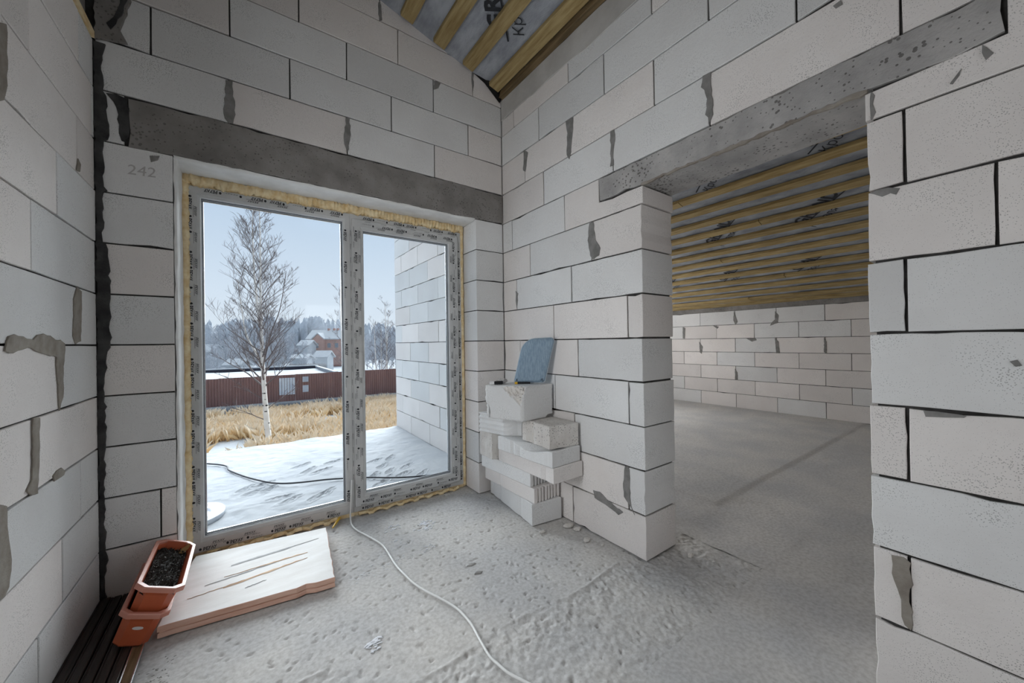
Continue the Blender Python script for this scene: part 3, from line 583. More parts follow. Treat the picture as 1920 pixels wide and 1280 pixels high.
fo = mk('floor', np.concatenate(Vs), Fs, M['screed'], None, (0, 0, FLOOR), smooth=True, fix=False, label='rough grey screed floor with pits and day joints', cat='floor', kind='structure')

# ---------------------------------------------------------------- ceiling: battens below a printed roof sheet
OFF = .13
def rp_(x, y, o=0): return (x, y, roof(x) + o)
cb = MB(); XA, XB = -4.2, 29.6; nx_, ny_ = 110, 90
zz = vnoise(nx_, ny_, (16, 22), 77, 3) * .03
V, F_ = grid_mesh(XA, XB, -7.6, YE + .1, zz); V[:, 2] += RZ - RS * (V[:, 0] - WX) + OFF + .03
V2 = V.copy(); V2[:, 2] += .5; n_ = len(V)
me_F = F_.tolist() + (F_[:, ::-1] + n_).tolist()
ce = mk('ceiling', np.concatenate([V, V2]), me_F, M['membrane'], None, (0, 0, RZ), smooth=True, fix=False, label='sloping roof underside with printed grey sheet and pine battens', cat='ceiling', kind='structure')
def batten(xc, y0, y1, w=.36, h=.12, mat='wood', name='batten', dz=0):
    n = 7; R = []
    for i in range(n):
        y = y0 + (y1 - y0) * i / (n - 1); wob = rng.uniform(-.012, .012)
        R.append([(x_, y, roof(x_) + o_ + dz) for x_, o_ in ((xc - w / 2 + wob, .012), (xc - w / 2 + wob + .012, 0), (xc + w / 2 + wob - .012, 0), (xc + w / 2 + wob, .012), (xc + w / 2 + wob, h), (xc - w / 2 + wob, h))])
    return MB().rings(R).obj(name, M[mat], ce, (xc, (y0 + y1) / 2, roof(xc)))
for i in range(-6, 26):
    xc = 3.82 + .985 * i
    if xc < WX - .2: batten(xc, -6.7, 10.40 - rng.uniform(0, .1))
    elif xc < WX + WT + .2: continue
    elif xc < 28.4:
        if i % 3 == 0: batten(xc, -6.7, 6.9 + (i % 5)); batten(xc, 6.93 + (i % 5), YE - 1.1, mat='wood')
        else: batten(xc, -6.7, YE - 1.1)
batten(7.09, -6.7, 10.42, w=.16, h=.16, mat='wood_dark', name='wall_plate', dz=-.10)
batten(28.2, -6.7, YE - 1.1, w=.3, h=.16, mat='wood', name='wall_plate', dz=-.02)
# dark sheet turned down along the gable
gp = [(7.1, 8.16), (6.5, 8.62), (5.5, 9.02), (4.2, 9.42), (2.5, 9.8), (0, 10.5), (-2.3, 11.1)]
gb = MB(); R = [[(x, D - .02, z - .03), (x, D - .16 - .03 * math.sin(x * 7), z + .06), (x, D - .22, z + .22), (x, D - .05, z + .25)] for x, z in gp]
gb.rings(R); gb.obj('sheet_edge', M['black'], ce, (3, D - .1, 9.4), smooth=True)

# prints on the sheet, running diagonally across the battens
def text_mesh(body, bold=0.0, shear=0.0):
    key = (body, bold, shear)
    if key in CACHE: return CACHE[key]
    cu = bpy.data.curves.new('lettering', 'FONT'); cu.body = body; cu.size = 1.0; cu.offset = bold; cu.shear = shear; cu.resolution_u = 2
    cu.space_character = 1.0 + bold * 2
    ob = bpy.data.objects.new('lettering', cu); COL.objects.link(ob)
    dg = bpy.context.evaluated_depsgraph_get(); ev = ob.evaluated_get(dg); me = ev.to_mesh()
    V = np.array([v.co[:] for v in me.vertices]); F = [list(p.vertices) for p in me.polygons]
    ev.to_mesh_clear(); bpy.data.objects.remove(ob); bpy.data.curves.remove(cu)
    V[:, 0] -= V[:, 0].min()
    CACHE[key] = (V, F); return V, F
def put_text(mb, body, org, ux, uy, size, bold=0, shear=0, m=0, width=None):
    V, F = text_mesh(body, bold, shear); k = size / .7
    sxk = k if width is None else width / V[:, 0].max()
    ux, uy, org = map(np.asarray, (ux, uy, org))
    mb.add([tuple(org + ux * (v[0] * sxk) + uy * (v[1] * k)) for v in V], F, m)
h = math.sqrt(.5); tdx = np.array([-h, -h, h * RS]); tdy = np.array([-h, h, h * RS])
for i in range(-2, 5):
    for j in range(-5, 6):
        gx, gy = 5.84 + 4.55 * i, 8.70 + 1.57 * i + 3.8 * j
        if gy > YE - 2 or gy < -4: continue
        if gx < LX + 1.5 or gx > 28 or (i <= 0 and gy > 10.0): continue
        if WX - .1 < gx < WX + WT: continue
        tb = MB(); o = np.array(rp_(gx, gy, OFF - .02))
        put_text(tb, 'GRAND', o - tdy * .22, tdx, tdy, .44, bold=.03)
        put_text(tb, 'Кровля', o - tdy * .76 - tdx * .1, tdx, tdy, .30)
        a, b2 = o - tdx * .3 - tdy * .29, o + tdx * 2.6 - tdy * .29
        tb.add([a, b2, b2 + tdy * .05, a + tdy * .05], [(0, 1, 2, 3)])
        tb.obj('sheet_print', M['print'], ce, tuple(o), fix=False, label='black lettering printed on the roof sheet')
# ---------------------------------------------------------------- patio window
YF = 11.37
win = empty('window_1', (2.4, YF, FLOOR), 'white two light patio window still in printed grey film', 'window', kind='structure')
def frame_ring(mb, x0, x1, z0, z1, wl_, wr_, wtp, wbt, prof, m=0):
    """mitred frame: prof lists (fraction of the member's width, depth y)"""
    R = [[(x0 + wl_ * t, y, z0 + wbt * t), (x1 - wr_ * t, y, z0 + wbt * t), (x1 - wr_ * t, y, z1 - wtp * t), (x0 + wl_ * t, y, z1 - wtp * t)] for t, y in prof]
    mb.rings(R + [R[0]], m, cap=False)
def fprof(y0, y1, bead): return [(0, y1), (0, y0 + .008), (.03, y0), (.70, y0), (.73, y0 + .012), (.93, y0 + .03), (1, y0 + bead), (1, y1)]
mb = MB(); frame_ring(mb, -1.14, 2.42, -4.9, 3.72, .26, .19, .25, .34, fprof(YF, YF + .29, .07)); mb.obj('frame', M['film'], win, (0.6, YF, -.6), label='fixed light frame')
mb = MB(); frame_ring(mb, 2.42, 5.99, -4.9, 3.72, .10, .22, .20, .24, [(0, YF + .29), (0, YF), (.97, YF), (1, YF + .02), (1, YF + .29)]); mb.obj('frame', M['film'], win, (4.2, YF, -.6), label='door light frame')
sash = MB(); YS = YF - .075
frame_ring(sash, 2.47, 5.83, -4.74, 3.57, .31, .33, .30, .33, fprof(YS, YF + .2, .075)); sash = sash.obj('sash', M['film'], win, (4.2, YS, -.6), label='opening door sash')
def pane(x0, x1, z0, z1, y, parent):
    mb = MB(); mb.box(x0 - .03, x1 + .03, y, y + .016, z0 - .03, z1 + .03); mb.obj('pane', M['glass'], parent, ((x0 + x1) / 2, y, (z0 + z1) / 2))
    mb = MB(); frame_ring(mb, x0 - .022, x1 + .022, z0 - .022, z1 + .022, .03, .03, .03, .03, [(0, y + .02), (0, y - .012), (1, y - .012), (1, y + .02)]); mb.obj('gasket', M['gasket'], parent, ((x0 + x1) / 2, y, (z0 + z1) / 2))
    mb = MB(); frame_ring(mb, x0 - .0, x1 + .0, z0 - .0, z1 + .0, .035, .035, .035, .035, [(0, y + .11), (0, y + .075), (1, y + .075), (1, y + .11)]); mb.obj('spacer', M['alu'], parent, ((x0 + x1) / 2, y, (z0 + z1) / 2))
    mb = MB(); mb.box(x0 - .03, x1 + .03, y + .10, y + .116, z0 - .03, z1 + .03); mb.obj('pane', M['glass'], parent, ((x0 + x1) / 2, y, (z0 + z1) / 2))
pane(-.88, 2.23, -4.56, 3.47, YF + .10, win)
pane(2.78, 5.50, -4.41, 3.27, YS + .11, sash)
mb = MB(); R = []
for z, w_, d in ((-1.02, .035, .03), (-.98, .05, .045), (-.30, .05, .045), (-.26, .035, .03)): R.append([(2.66 - w_, YS, z), (2.66 + w_, YS, z), (2.66 + w_, YS - d * .7, z), (2.66 + w_ * .6, YS - d, z), (2.66 - w_ * .6, YS - d, z), (2.66 - w_, YS - d * .7, z)])
mb.rings(R); hd = mb.obj('handle_plate', M['film'], sash, (2.66, YS, -.6), label='door handle plate under the film')
# film prints
PV = MB()
def film_run(a0, a1, p0, face, pitch, row, y):
    """a row of prints along a member; face: 'left' reads down, 'right' reads up, 'top' upside down, 'bottom' upright"""
    ux, uy = {'left': ((0, 0, -1), (1, 0, 0)), 'right': ((0, 0, 1), (-1, 0, 0)), 'top': ((-1, 0, 0), (0, 0, -1)), 'bottom': ((1, 0, 0), (0, 0, 1))}[face]
    uxv, uyv = np.array(ux, float), np.array(uy, float)
    start = {'left': (p0, y, a1), 'right': (p0, y, a0), 'top': (a1, y, p0), 'bottom': (a0, y, p0)}[face]
    s_, k = 0.06, 0; g_ = random.Random(int(abs(a0 * 10 + a1) + row * 7 + abs(p0) * 30)); Ln = a1 - a0
    while s_ < Ln - .36:
        o_ = np.array(start) + uxv * s_
        if row == 0:
            c = o_ + uxv * .025 + uyv * .035
            PV.add([c + uxv * .028 * math.cos(q * math.pi / 3) + uyv * .034 * math.sin(q * math.pi / 3) for q in range(6)], [tuple(range(6))])
            if k % 3 == 2:
                put_text(PV, 'РЕХАУ', o_ + uxv * .08, uxv, uyv, .022, width=.26, shear=.3)
            else: put_text(PV, 'РЕХАУ', o_ + uxv * .075 - uyv * .005, uxv, uyv, .068, bold=.045, shear=.12, width=.255)
            s_ += pitch * (.80 if k % 2 else 1.02)
        elif row == 1:
            put_text(PV, 'РЕХАУ', o_, uxv, uyv, .045, bold=.02, shear=.25, width=.23)
            c = o_ - uyv * .02 - uxv * .02; PV.add([c, c + uxv * .28, c + uxv * .28 + uyv * .006, c + uyv * .006], [(0, 1, 2, 3)])
            s_ += pitch * 1.4
        else:
            put_text(PV, 'РЕХАУ', o_, uxv, uyv, .026, shear=.3, width=.17); s_ += pitch * 1.15
        k += 1
yl = YF - .004; ys_ = YS - .004
film_run(-4.8, 3.55, -1.11, 'left', .46, 0, yl); film_run(-4.7, 3.3, -1.0, 'left', .44, 1, yl)
film_run(-1.0, 2.3, 3.685, 'top', .50, 0, yl); film_run(-.7, 2.2, 3.60, 'top', .45, 1, yl)
film_run(-1.05, 2.4, -4.86, 'bottom', .50, 0, yl); film_run(-.8, 2.2, -4.745, 'bottom', .44, 1, yl); film_run(-.6, 2.2, -4.80, 'bottom', .5, 2, yl)
film_run(-4.6, 3.3, 2.26, 'left', .9, 0, yl); film_run(-4.5, 3.3, 2.42, 'left', .34, 2, yl)
film_run(-4.65, 3.4, 2.49, 'left', .38, 2, ys_); film_run(-4.6, 3.3, 2.53, 'left', .62, 0, ys_); film_run(-4.5, 3.3, 2.64, 'left', .50, 1, ys_)
film_run(2.55, 5.8, 3.545, 'top', .40, 2, ys_); film_run(2.6, 5.7, 3.47, 'top', .55, 0, ys_); film_run(2.8, 5.7, 3.39, 'top', .40, 1, ys_)
film_run(2.55, 5.8, -4.72, 'bottom', .42, 2, ys_); film_run(2.6, 5.75, -4.655, 'bottom', .50, 0, ys_); film_run(2.8, 5.6, -4.535, 'bottom', .5, 1, ys_)
film_run(-4.6, 3.5, 5.77, 'right', .38, 2, ys_); film_run(-4.6, 3.5, 5.71, 'right', .52, 0, ys_); film_run(-4.5, 3.3, 5.60, 'right', .46, 1, ys_)
film_run(-4.8, 3.6, 5.94, 'right', .5, 0, yl); film_run(2.6, 5.9, 3.68, 'top', .5, 0, yl); film_run(2.6, 5.9, -4.87, 'bottom', .46, 0, yl)
PV.obj('film_print', M['print'], win, (2.4, YF, 0), fix=False, label='dark lettering printed on the film')
# mounting foam squeezed out round the frame
def foam(pts, ra, rb, seed, lump, name='foam_seal', amp=.35):
    g_ = random.Random(seed); mb = MB(); R = []; ph = 0
    for i, (p, t) in enumerate(pts):
        ph += lump * g_.uniform(.6, 1.5); s_ = 1 - amp * abs(math.sin(ph)) + g_.uniform(-.10, .10)
        t = np.array(t); b_ = np.array((0, -1.0, 0)); a_ = np.cross(t, b_)
        R.append([np.array(p) + a_ * math.cos(q) * ra * (.85 + .3 * g_.random()) + b_ * math.sin(q) * rb * s_ * (.8 + .4 * g_.random()) for q in np.linspace(0, 2 * math.pi, 9)[:-1]])
    mb.rings(R); mb.obj(name, M['foam'], win, tuple(pts[len(pts) // 2][0]), smooth=True)
foam([((-1.175, YF - .0, -4.95 + i * .045), (0, 0, 1)) for i in range(196)], .085, .11, 1, .32, amp=.5)
foam([((-1.2 + i * .03, YF - .02, 3.855 + .025 * math.sin(i * .43) + .015 * math.sin(i * 1.7)), (1, 0, 0)) for i in range(243)], .135, .11, 2, .9, amp=.55)
foam([((6.03, YF + .01, -4.95 + i * .06), (0, 0, 1)) for i in range(148)], .055, .07, 3, .35)
fr = random.Random(8)
foam([((-.85 + i * .03 + .02 * math.sin(i * 1.1), YF - .05 - .05 * abs(math.sin(i * .42)), -4.945 + .035 * math.sin(i * .42) + fr.uniform(-.01, .01)), (1, 0, 0)) for i in range(95)], .05, .08, 4, .4)
foam([((2.55 + i * .03 + .02 * math.sin(i * 1.1), YF - .05 - .05 * abs(math.sin(i * .42)), -4.955 + .03 * math.sin(i * .42) + fr.uniform(-.01, .01)), (1, 0, 0)) for i in range(108)], .045, .08, 5, .4)

# foam filling the gap behind the squeezed out beads
for q in ((OX0 + .005, -1.142, FLOOR, 3.94), (5.992, OX1 - .005, FLOOR, 3.94), (-1.142, 5.992, 3.722, 3.945), (-1.142, 5.992, FLOOR - .05, -4.902)):
    mb = MB(); mb.box(q[0], q[1], YF + .03, YF + .27, q[2], q[3]); mb.obj('foam_seal', M['foam'], win, ((q[0] + q[1]) / 2, YF, (q[2] + q[3]) / 2))

# pencilled number on the block left of the window
pn_ = MB(); put_text(pn_, '242', np.array((-1.94, D - .012, 3.43)), (1, 0, .06), (-.08, 0, 1), .20, shear=.15, width=.42)
M['pencil'] = tint('pencil', (.50, .48, .47), rough=.9)
pn_.obj('pencil_number', M['pencil'], wb, (-1.7, D, 3.7), fix=False, label='pencilled number on the block')

# ---------------------------------------------------------------- pile of block pieces in the corner
PILE = 'spare block pieces piled in the corner'
def pile(outline, z0, z1, label, name='block_piece', mat='aac', seed=1, mod=None, amp=.010, ch=.016, step=.16, bite=.12, layers=1, yaw=None):
    g_ = random.Random(seed)
    if area(outline) < 0: outline = outline[::-1]
    r = outline_ring(outline, step, amp, g_, bite); i_ = inset(r, ch)
    R = [[(a, c, z0) for a, c in i_], [(a, c, z0 + ch) for a, c in r]]
    for q in range(1, layers): R.append([(a + g_.uniform(-amp, amp) * .6, c + g_.uniform(-amp, amp) * .6, z0 + (z1 - z0) * q / layers) for a, c in r])
    R += [[(a, c, z1 - ch) for a, c in r], [(a, c, z1) for a, c in i_]]
    n = len(r)
    if mod: R = [[mod(*q) for q in rr] for rr in R]
    cx, cy = sum(q[0] for q in outline) / len(outline), sum(q[1] for q in outline) / len(outline)
    V = [v for rr in R for v in rr]
    return mk(name, V, ring_faces(len(R), n), M[mat], None, (cx, cy, z0), label=label, cat='block', group=PILE)
def grooved(c, l, w, ang, end_ribs, depth=.05):
    """footprint from the front corner c: length l along the wall, width w towards it, ribs cut into the near end"""
    du = np.array((math.sin(ang), math.cos(ang))); dv = np.array((math.cos(ang), -math.sin(ang))); c = np.array(c)
    p = [c]
    for s0, s1, d in end_ribs: p += [c + dv * w * s0, c + dv * w * s0 + du * d, c + dv * w * s1 + du * d, c + dv * w * s1]
    p += [c + dv * w, c + dv * w + du * l, c + du * l]
    return [tuple(q) for q in p]
ribs = [(.12 + .12 * i, .18 + .12 * i, .05 if i != 2 else .10) for i in range(7)]
pile(grooved((6.12, 7.762), 2.6, .97, .12, []), -4.988, -4.402, 'whole grey block lying flat on the floor, lowest in the corner pile', seed=3, ch=.02)
pile(grooved((6.177, 7.73), 2.46, .93, -.015, ribs), -4.398, -4.002, 'pale slab with ribbed end, second from the bottom of the pile', seed=4)
pile(grooved((6.175, 7.886), 2.36, .93, -.055, ribs), -3.998, -3.602, 'pale slab with ribbed recessed end, third from the bottom of the pile', seed=5)
pile(grooved((6.11, 6.866), 2.47, 1.02, -.004, []), -3.598, -3.202, 'smooth white slab jutting out furthest, in the middle of the pile', seed=6)
def brk(x, y, z):
    if z > -3.05 and y > 7.05 and x < 6.75:
        d = max(0, (6.50 - x) - abs(y - 7.75) * .55)
        if d > 0: z -= min(.17, d * .42)
    return (x, y, z)
pile(grooved((6.076, 6.874), 2.26, 1.03, -.056, []), -3.198, -2.802, 'white slab with a chipped upper edge on the jutting slab', seed=7, mod=brk, step=.1)
pile([(5.96, 9.45), (6.14, 9.41), (6.6, 9.43), (6.95, 9.45), (6.95, 10.18), (5.93, 10.21)], -3.598, -2.81, 'upright broken chunk at the window end of the pile', seed=8, amp=.03, layers=5, mat='aac_cut')
gr = [(5.83, 10.0), (5.89, 9.75), (5.95, 9.5), (6.01, 9.25), (6.07, 9.005), (6.26, 8.80), (6.46, 8.60), (7.0, 8.62), (7.02, 10.05)]
def scored(x, y, z): return (x + .018 * (1 if int((z + 2.8) / .07) % 2 else -1) * (1 if y > 8.9 and x < 6.2 else 0), y, z)
pile(gr, -2.798, -2.215, 'pale slab piece with scored side under the big broken block', seed=9, amp=.012, layers=8, mod=scored)
pile([(6.169, 7.063), (6.18, 7.35), (6.21, 7.40), (6.185, 7.5), (6.195, 7.75), (6.23, 7.80), (6.195, 7.84), (6.24, 7.90), (6.20, 7.95), (6.25, 8.0), (6.21, 8.1), (6.216, 8.285), (7.12, 8.25), (7.11, 6.96)], -2.798, -2.21, 'buff block piece with grooved side, right of the scored slab', seed=10, amp=.018, layers=4, mat='aac_cut')
# the big block on top, with its front corner broken off
dl, dr = np.array((-.411, .911)), np.array((.997, .078)); c0 = np.array((5.92, 7.881)); zt0, zt1 = -2.20, -1.25
nl, n2, n3 = 22, 16, 18; V = {}; bm = bmesh.new()
g_ = random.Random(12); pa = np.array((*(c0 + dl * .70), zt1)); pb_ = np.array((*(c0 + dl * .03), zt1 - .50)); pc = np.array((*(c0 + dr * .13), zt1 + .02))
pn = np.cross(pb_ - pa, pc - pa); pn /= np.linalg.norm(pn); ctr = np.array((*(c0 + dl * .6 + dr * .6), -1.75))
if np.dot(ctr - pa, pn) > 0: pn = -pn
def vert(i, j, k):
    if (i, j, k) in V: return V[i, j, k]
    u, v, w = i / nl * 1.23, j / n2 * 1.20, k / n3
    p = np.array((*(c0 + dl * u + dr * v), zt0 + (zt1 - zt0) * w))
    e_ = sum((q in (0, m_)) for q, m_ in ((i, nl), (j, n2), (k, n3)))
    if e_ >= 2:
        cc = ctr - p; p = p + cc / np.linalg.norm(cc) * (.022 + .02 * g_.random())
    if i >= nl - 2: p[:2] += dl * g_.uniform(-.05, .0) + dl * (-.10 * (1 - w) ** 2)
    if k <= 2 and j >= n2 - 3: p[2] += .07 * (3 - k) / 3
    d = np.dot(p - pa, pn)
    if d > 0: p = p - pn * (d + g_.uniform(-.02, .045)); V[i, j, k] = bm.verts.new(p); V[i, j, k].tag = True; return V[i, j, k]
    V[i, j, k] = bm.verts.new(p); return V[i, j, k]
def quad(a, b, c, d): 
    f = bm.faces.new([vert(*q) for q in (a, b, c, d)]); f.material_index = 1 if sum(v.tag for v in f.verts) >= 3 else 0
for i in range(nl):
    for j in range(n2): quad((i, j, 0), (i + 1, j, 0), (i + 1, j + 1, 0), (i, j + 1, 0)); quad((i, j, n3), (i + 1, j, n3), (i + 1, j + 1, n3), (i, j + 1, n3))
    for k in range(n3): quad((i, 0, k), (i + 1, 0, k), (i + 1, 0, k + 1), (i, 0, k + 1)); quad((i, n2, k), (i + 1, n2, k), (i + 1, n2, k + 1), (i, n2, k + 1))
for j in range(n2):
    for k in range(n3): quad((0, j, k), (0, j + 1, k), (0, j + 1, k + 1), (0, j, k + 1)); quad((nl, j, k), (nl, j + 1, k), (nl, j + 1, k + 1), (nl, j, k + 1))
bm.verts.index_update()
Vb = [tuple(v.co) for v in bm.verts]; Fb = [[v.index for v in f.verts] for f in bm.faces]; Mb = [f.material_index for f in bm.faces]; bm.free()
mk('block_piece', Vb, Fb, [M['aac'], M['aac_cut']], None, (float(ctr[0]), float(ctr[1]), zt0), mi=Mb, label='large block with a broken front corner, topmost of the pile', cat='block', group=PILE)

# cushion pad leaning on the wall above the pile
def pad(P0, eu, ev, w, h, th, label):
    eu = np.array(eu, float); eu /= np.linalg.norm(eu); ev = np.array(ev, float); ev /= np.linalg.norm(ev); en = np.cross(eu, ev); en /= np.linalg.norm(en)
    if en[1] > 0: en = -en
    out = []
    for (cx, cy, r, a0) in ((w - .06, .06, .06, -90), (w - .12, h - .12, .12, 0), (.34, h - .34, .34, 90), (.06, .06, .06, 180)):
        for q in range(7): a_ = math.radians(a0 + q * 15); out.append((cx + r * math.cos(a_), cy + r * math.sin(a_)))
    def at_(u, v, n): bend = .10 * math.sin(u / w * math.pi) * .4; return tuple(np.array(P0) + eu * u + ev * v + en * (n + bend))
    R = [[at_(*q, 0) for q in inset(out, .03)], [at_(*q, .02) for q in out], [at_(*q, th - .02) for q in out], [at_(*q, th) for q in inset(out, .03)], [at_(*q, th + .02) for q in inset(out, .12)]]
    mb = MB(); mb.rings(R); o = mb.obj('cushion_pad', [M['denim']], None, tuple(P0), smooth=True, label=label, cat='cushion')
    mb = MB(); ringp = [at_(*q, th * .5) for q in out]; mb.tube(ringp + ringp[:1], .022, 5, cap=False); mb.obj('edge_piping', M['denim_edge'], o, tuple(P0), label='pale edge piping')
    return o
pad((6.36, 8.80, -1.232), (.57, -.72, .03), (.17, -.27, 1.27), .90, 1.30, .11, 'blue grey fabric pad leaning on the wall above the block pile')
mb = MB(); g_ = random.Random(3)
pts = [(5.56, 8.84, -1.20), (5.64, 8.80, -1.20), (5.74, 8.75, -1.195), (5.86, 8.69, -1.19)]
mb.tube(pts[1:], .045, 8); o = mb.obj('tube_end', M['rubber'], None, (5.7, 8.77, -1.25), label='short black ribbed tube with white cap on the top block', cat='tube')
mb = MB(); mb.tube([(5.53, 8.855, -1.20), (5.64, 8.80, -1.20)], .048, 8); mb.obj('cap', M['pvc'], o, (5.58, 8.83, -1.2), label='white cap')
for q in range(4): mb = MB(); mb.tube([(5.67 + .045 * q, 8.785 - .023 * q, -1.197), (5.685 + .045 * q, 8.777 - .023 * q, -1.197)], .052, 8); mb.obj('rib', M['rubber'], o, (5.7, 8.77, -1.2))
bm = bmesh.new(); bmesh.ops.create_icosphere(bm, subdivisions=3, radius=1)
g_ = random.Random(6)
Vb = [(5.95 + v.co.x * .20 * g_.uniform(.7, 1.1), 8.86 + v.co.y * .10 * g_.uniform(.7, 1.1), -1.248 + max(0.004, (v.co.z * .5 + .5)) * .17 * g_.uniform(.5, 1.1)) for v in bm.verts]; Fb = [[v.index for v in f.verts] for f in bm.faces]; bm.free()
mk('plastic_bag', Vb, Fb, M['bag'], None, (5.95, 8.86, -1.25), label='crumpled clear plastic bag beside the blue grey pad', cat='bag')
mb = MB(); mb.tube([(6.20, 8.46, -1.215), (6.50, 8.25, -1.215)], [.03, .028], 8); o = mb.obj('screwdriver', M['rubber'], None, (6.35, 8.35, -1.25), label='black tool handle with yellow end below the pad', cat='tool')
mb = MB(); mb.tube([(6.14, 8.50, -1.215), (6.205, 8.457, -1.215)], [.034, .034], 8); mb.obj('end_cap', M['yellow'], o, (6.16, 8.48, -1.22), label='yellow end cap')

# ---------------------------------------------------------------- foam board, planters, boards along the left wall
A_ = [(-1.30, 8.60), (1.385, 8.245), (1.60, 10.63), (-1.02, 10.98)]
def edge_pts(p, q, n, wob, g_): return [(p[0] + (q[0] - p[0]) * i / n + g_.uniform(-wob, wob), p[1] + (q[1] - p[1]) * i / n + g_.uniform(-wob, wob)) for i in range(n)]
g_ = random.Random(41); out = edge_pts(A_[0], A_[1], 16, .006, g_) + edge_pts(A_[1], A_[2], 14, .014, g_) + edge_pts(A_[2], A_[3], 10, .012, g_) + edge_pts(A_[3], A_[0], 10, .01, g_)
out[13] = (out[13][0], out[13][1] + .05)
def board_ring(ins, z): return [(x, y, z) for x, y in inset(out, ins)]
bz0, bz1 = -4.985, -4.78
R = [board_ring(.02, bz0), board_ring(0, bz0 + .012), board_ring(0.005, bz0 + .085), board_ring(.028, bz0 + .092), board_ring(.028, bz0 + .108), board_ring(0, bz0 + .115), board_ring(0, bz1 - .008), board_ring(.01, bz1)]
n = len(out); Fr = ring_faces(len(R), n)
mi = [1] * ((len(R) - 1) * n) + [1, 0]
fbd = mk('foam_board', [v for r in R for v in r], Fr, [M['xps'], M['xpspink']], None, (0, 9.6, bz0), mi=mi, label='thick white faced pink foam board lying below the patio window', cat='board')
def gouge(p, q, w0, w1, mat, name='gouge'):
    p, q = np.array(p), np.array(q); d = (q - p) / np.linalg.norm(q - p); nrm = np.array((-d[1], d[0])); g2 = random.Random(int(p[0] * 100)); n_ = 14; R = []
    for i in range(n_ + 1):
        t_ = i / n_; w = (w0 + (w1 - w0) * t_) * math.sin(math.pi * (.06 + .9 * t_)) ** .5 * g2.uniform(.6, 1.1); c = p + (q - p) * t_ + nrm * g2.uniform(-.012, .012)
        zz = bz1; R.append([(*(c - nrm * w), zz + .003), (*c, zz + .009), (*(c + nrm * w), zz + .003)])
    mb = MB(); mb.rings(R, cap=False, close=False); mb.obj(name, M[mat], fbd, (*((p + q) / 2), bz1), fix=False)
def TP(c): return c
gouge((-.45, 9.62), (1.05, 9.62), .015, .05, 'gouge'); gouge((-.75, 9.50), (.45, 9.60), .03, .022, 'scuff', 'scuff'); gouge((-.45, 9.20), (1.02, 9.38), .05, .035, 'gouge'); gouge((-.98, 9.20), (-.1, 9.26), .012, .02, 'gouge')
gouge((-.35, 10.02), (1.35, 10.15), .07, .02, 'scuff', 'scuff'); gouge((-.1, 8.95), (.25, 9.0), .03, .01, 'scuff', 'scuff')

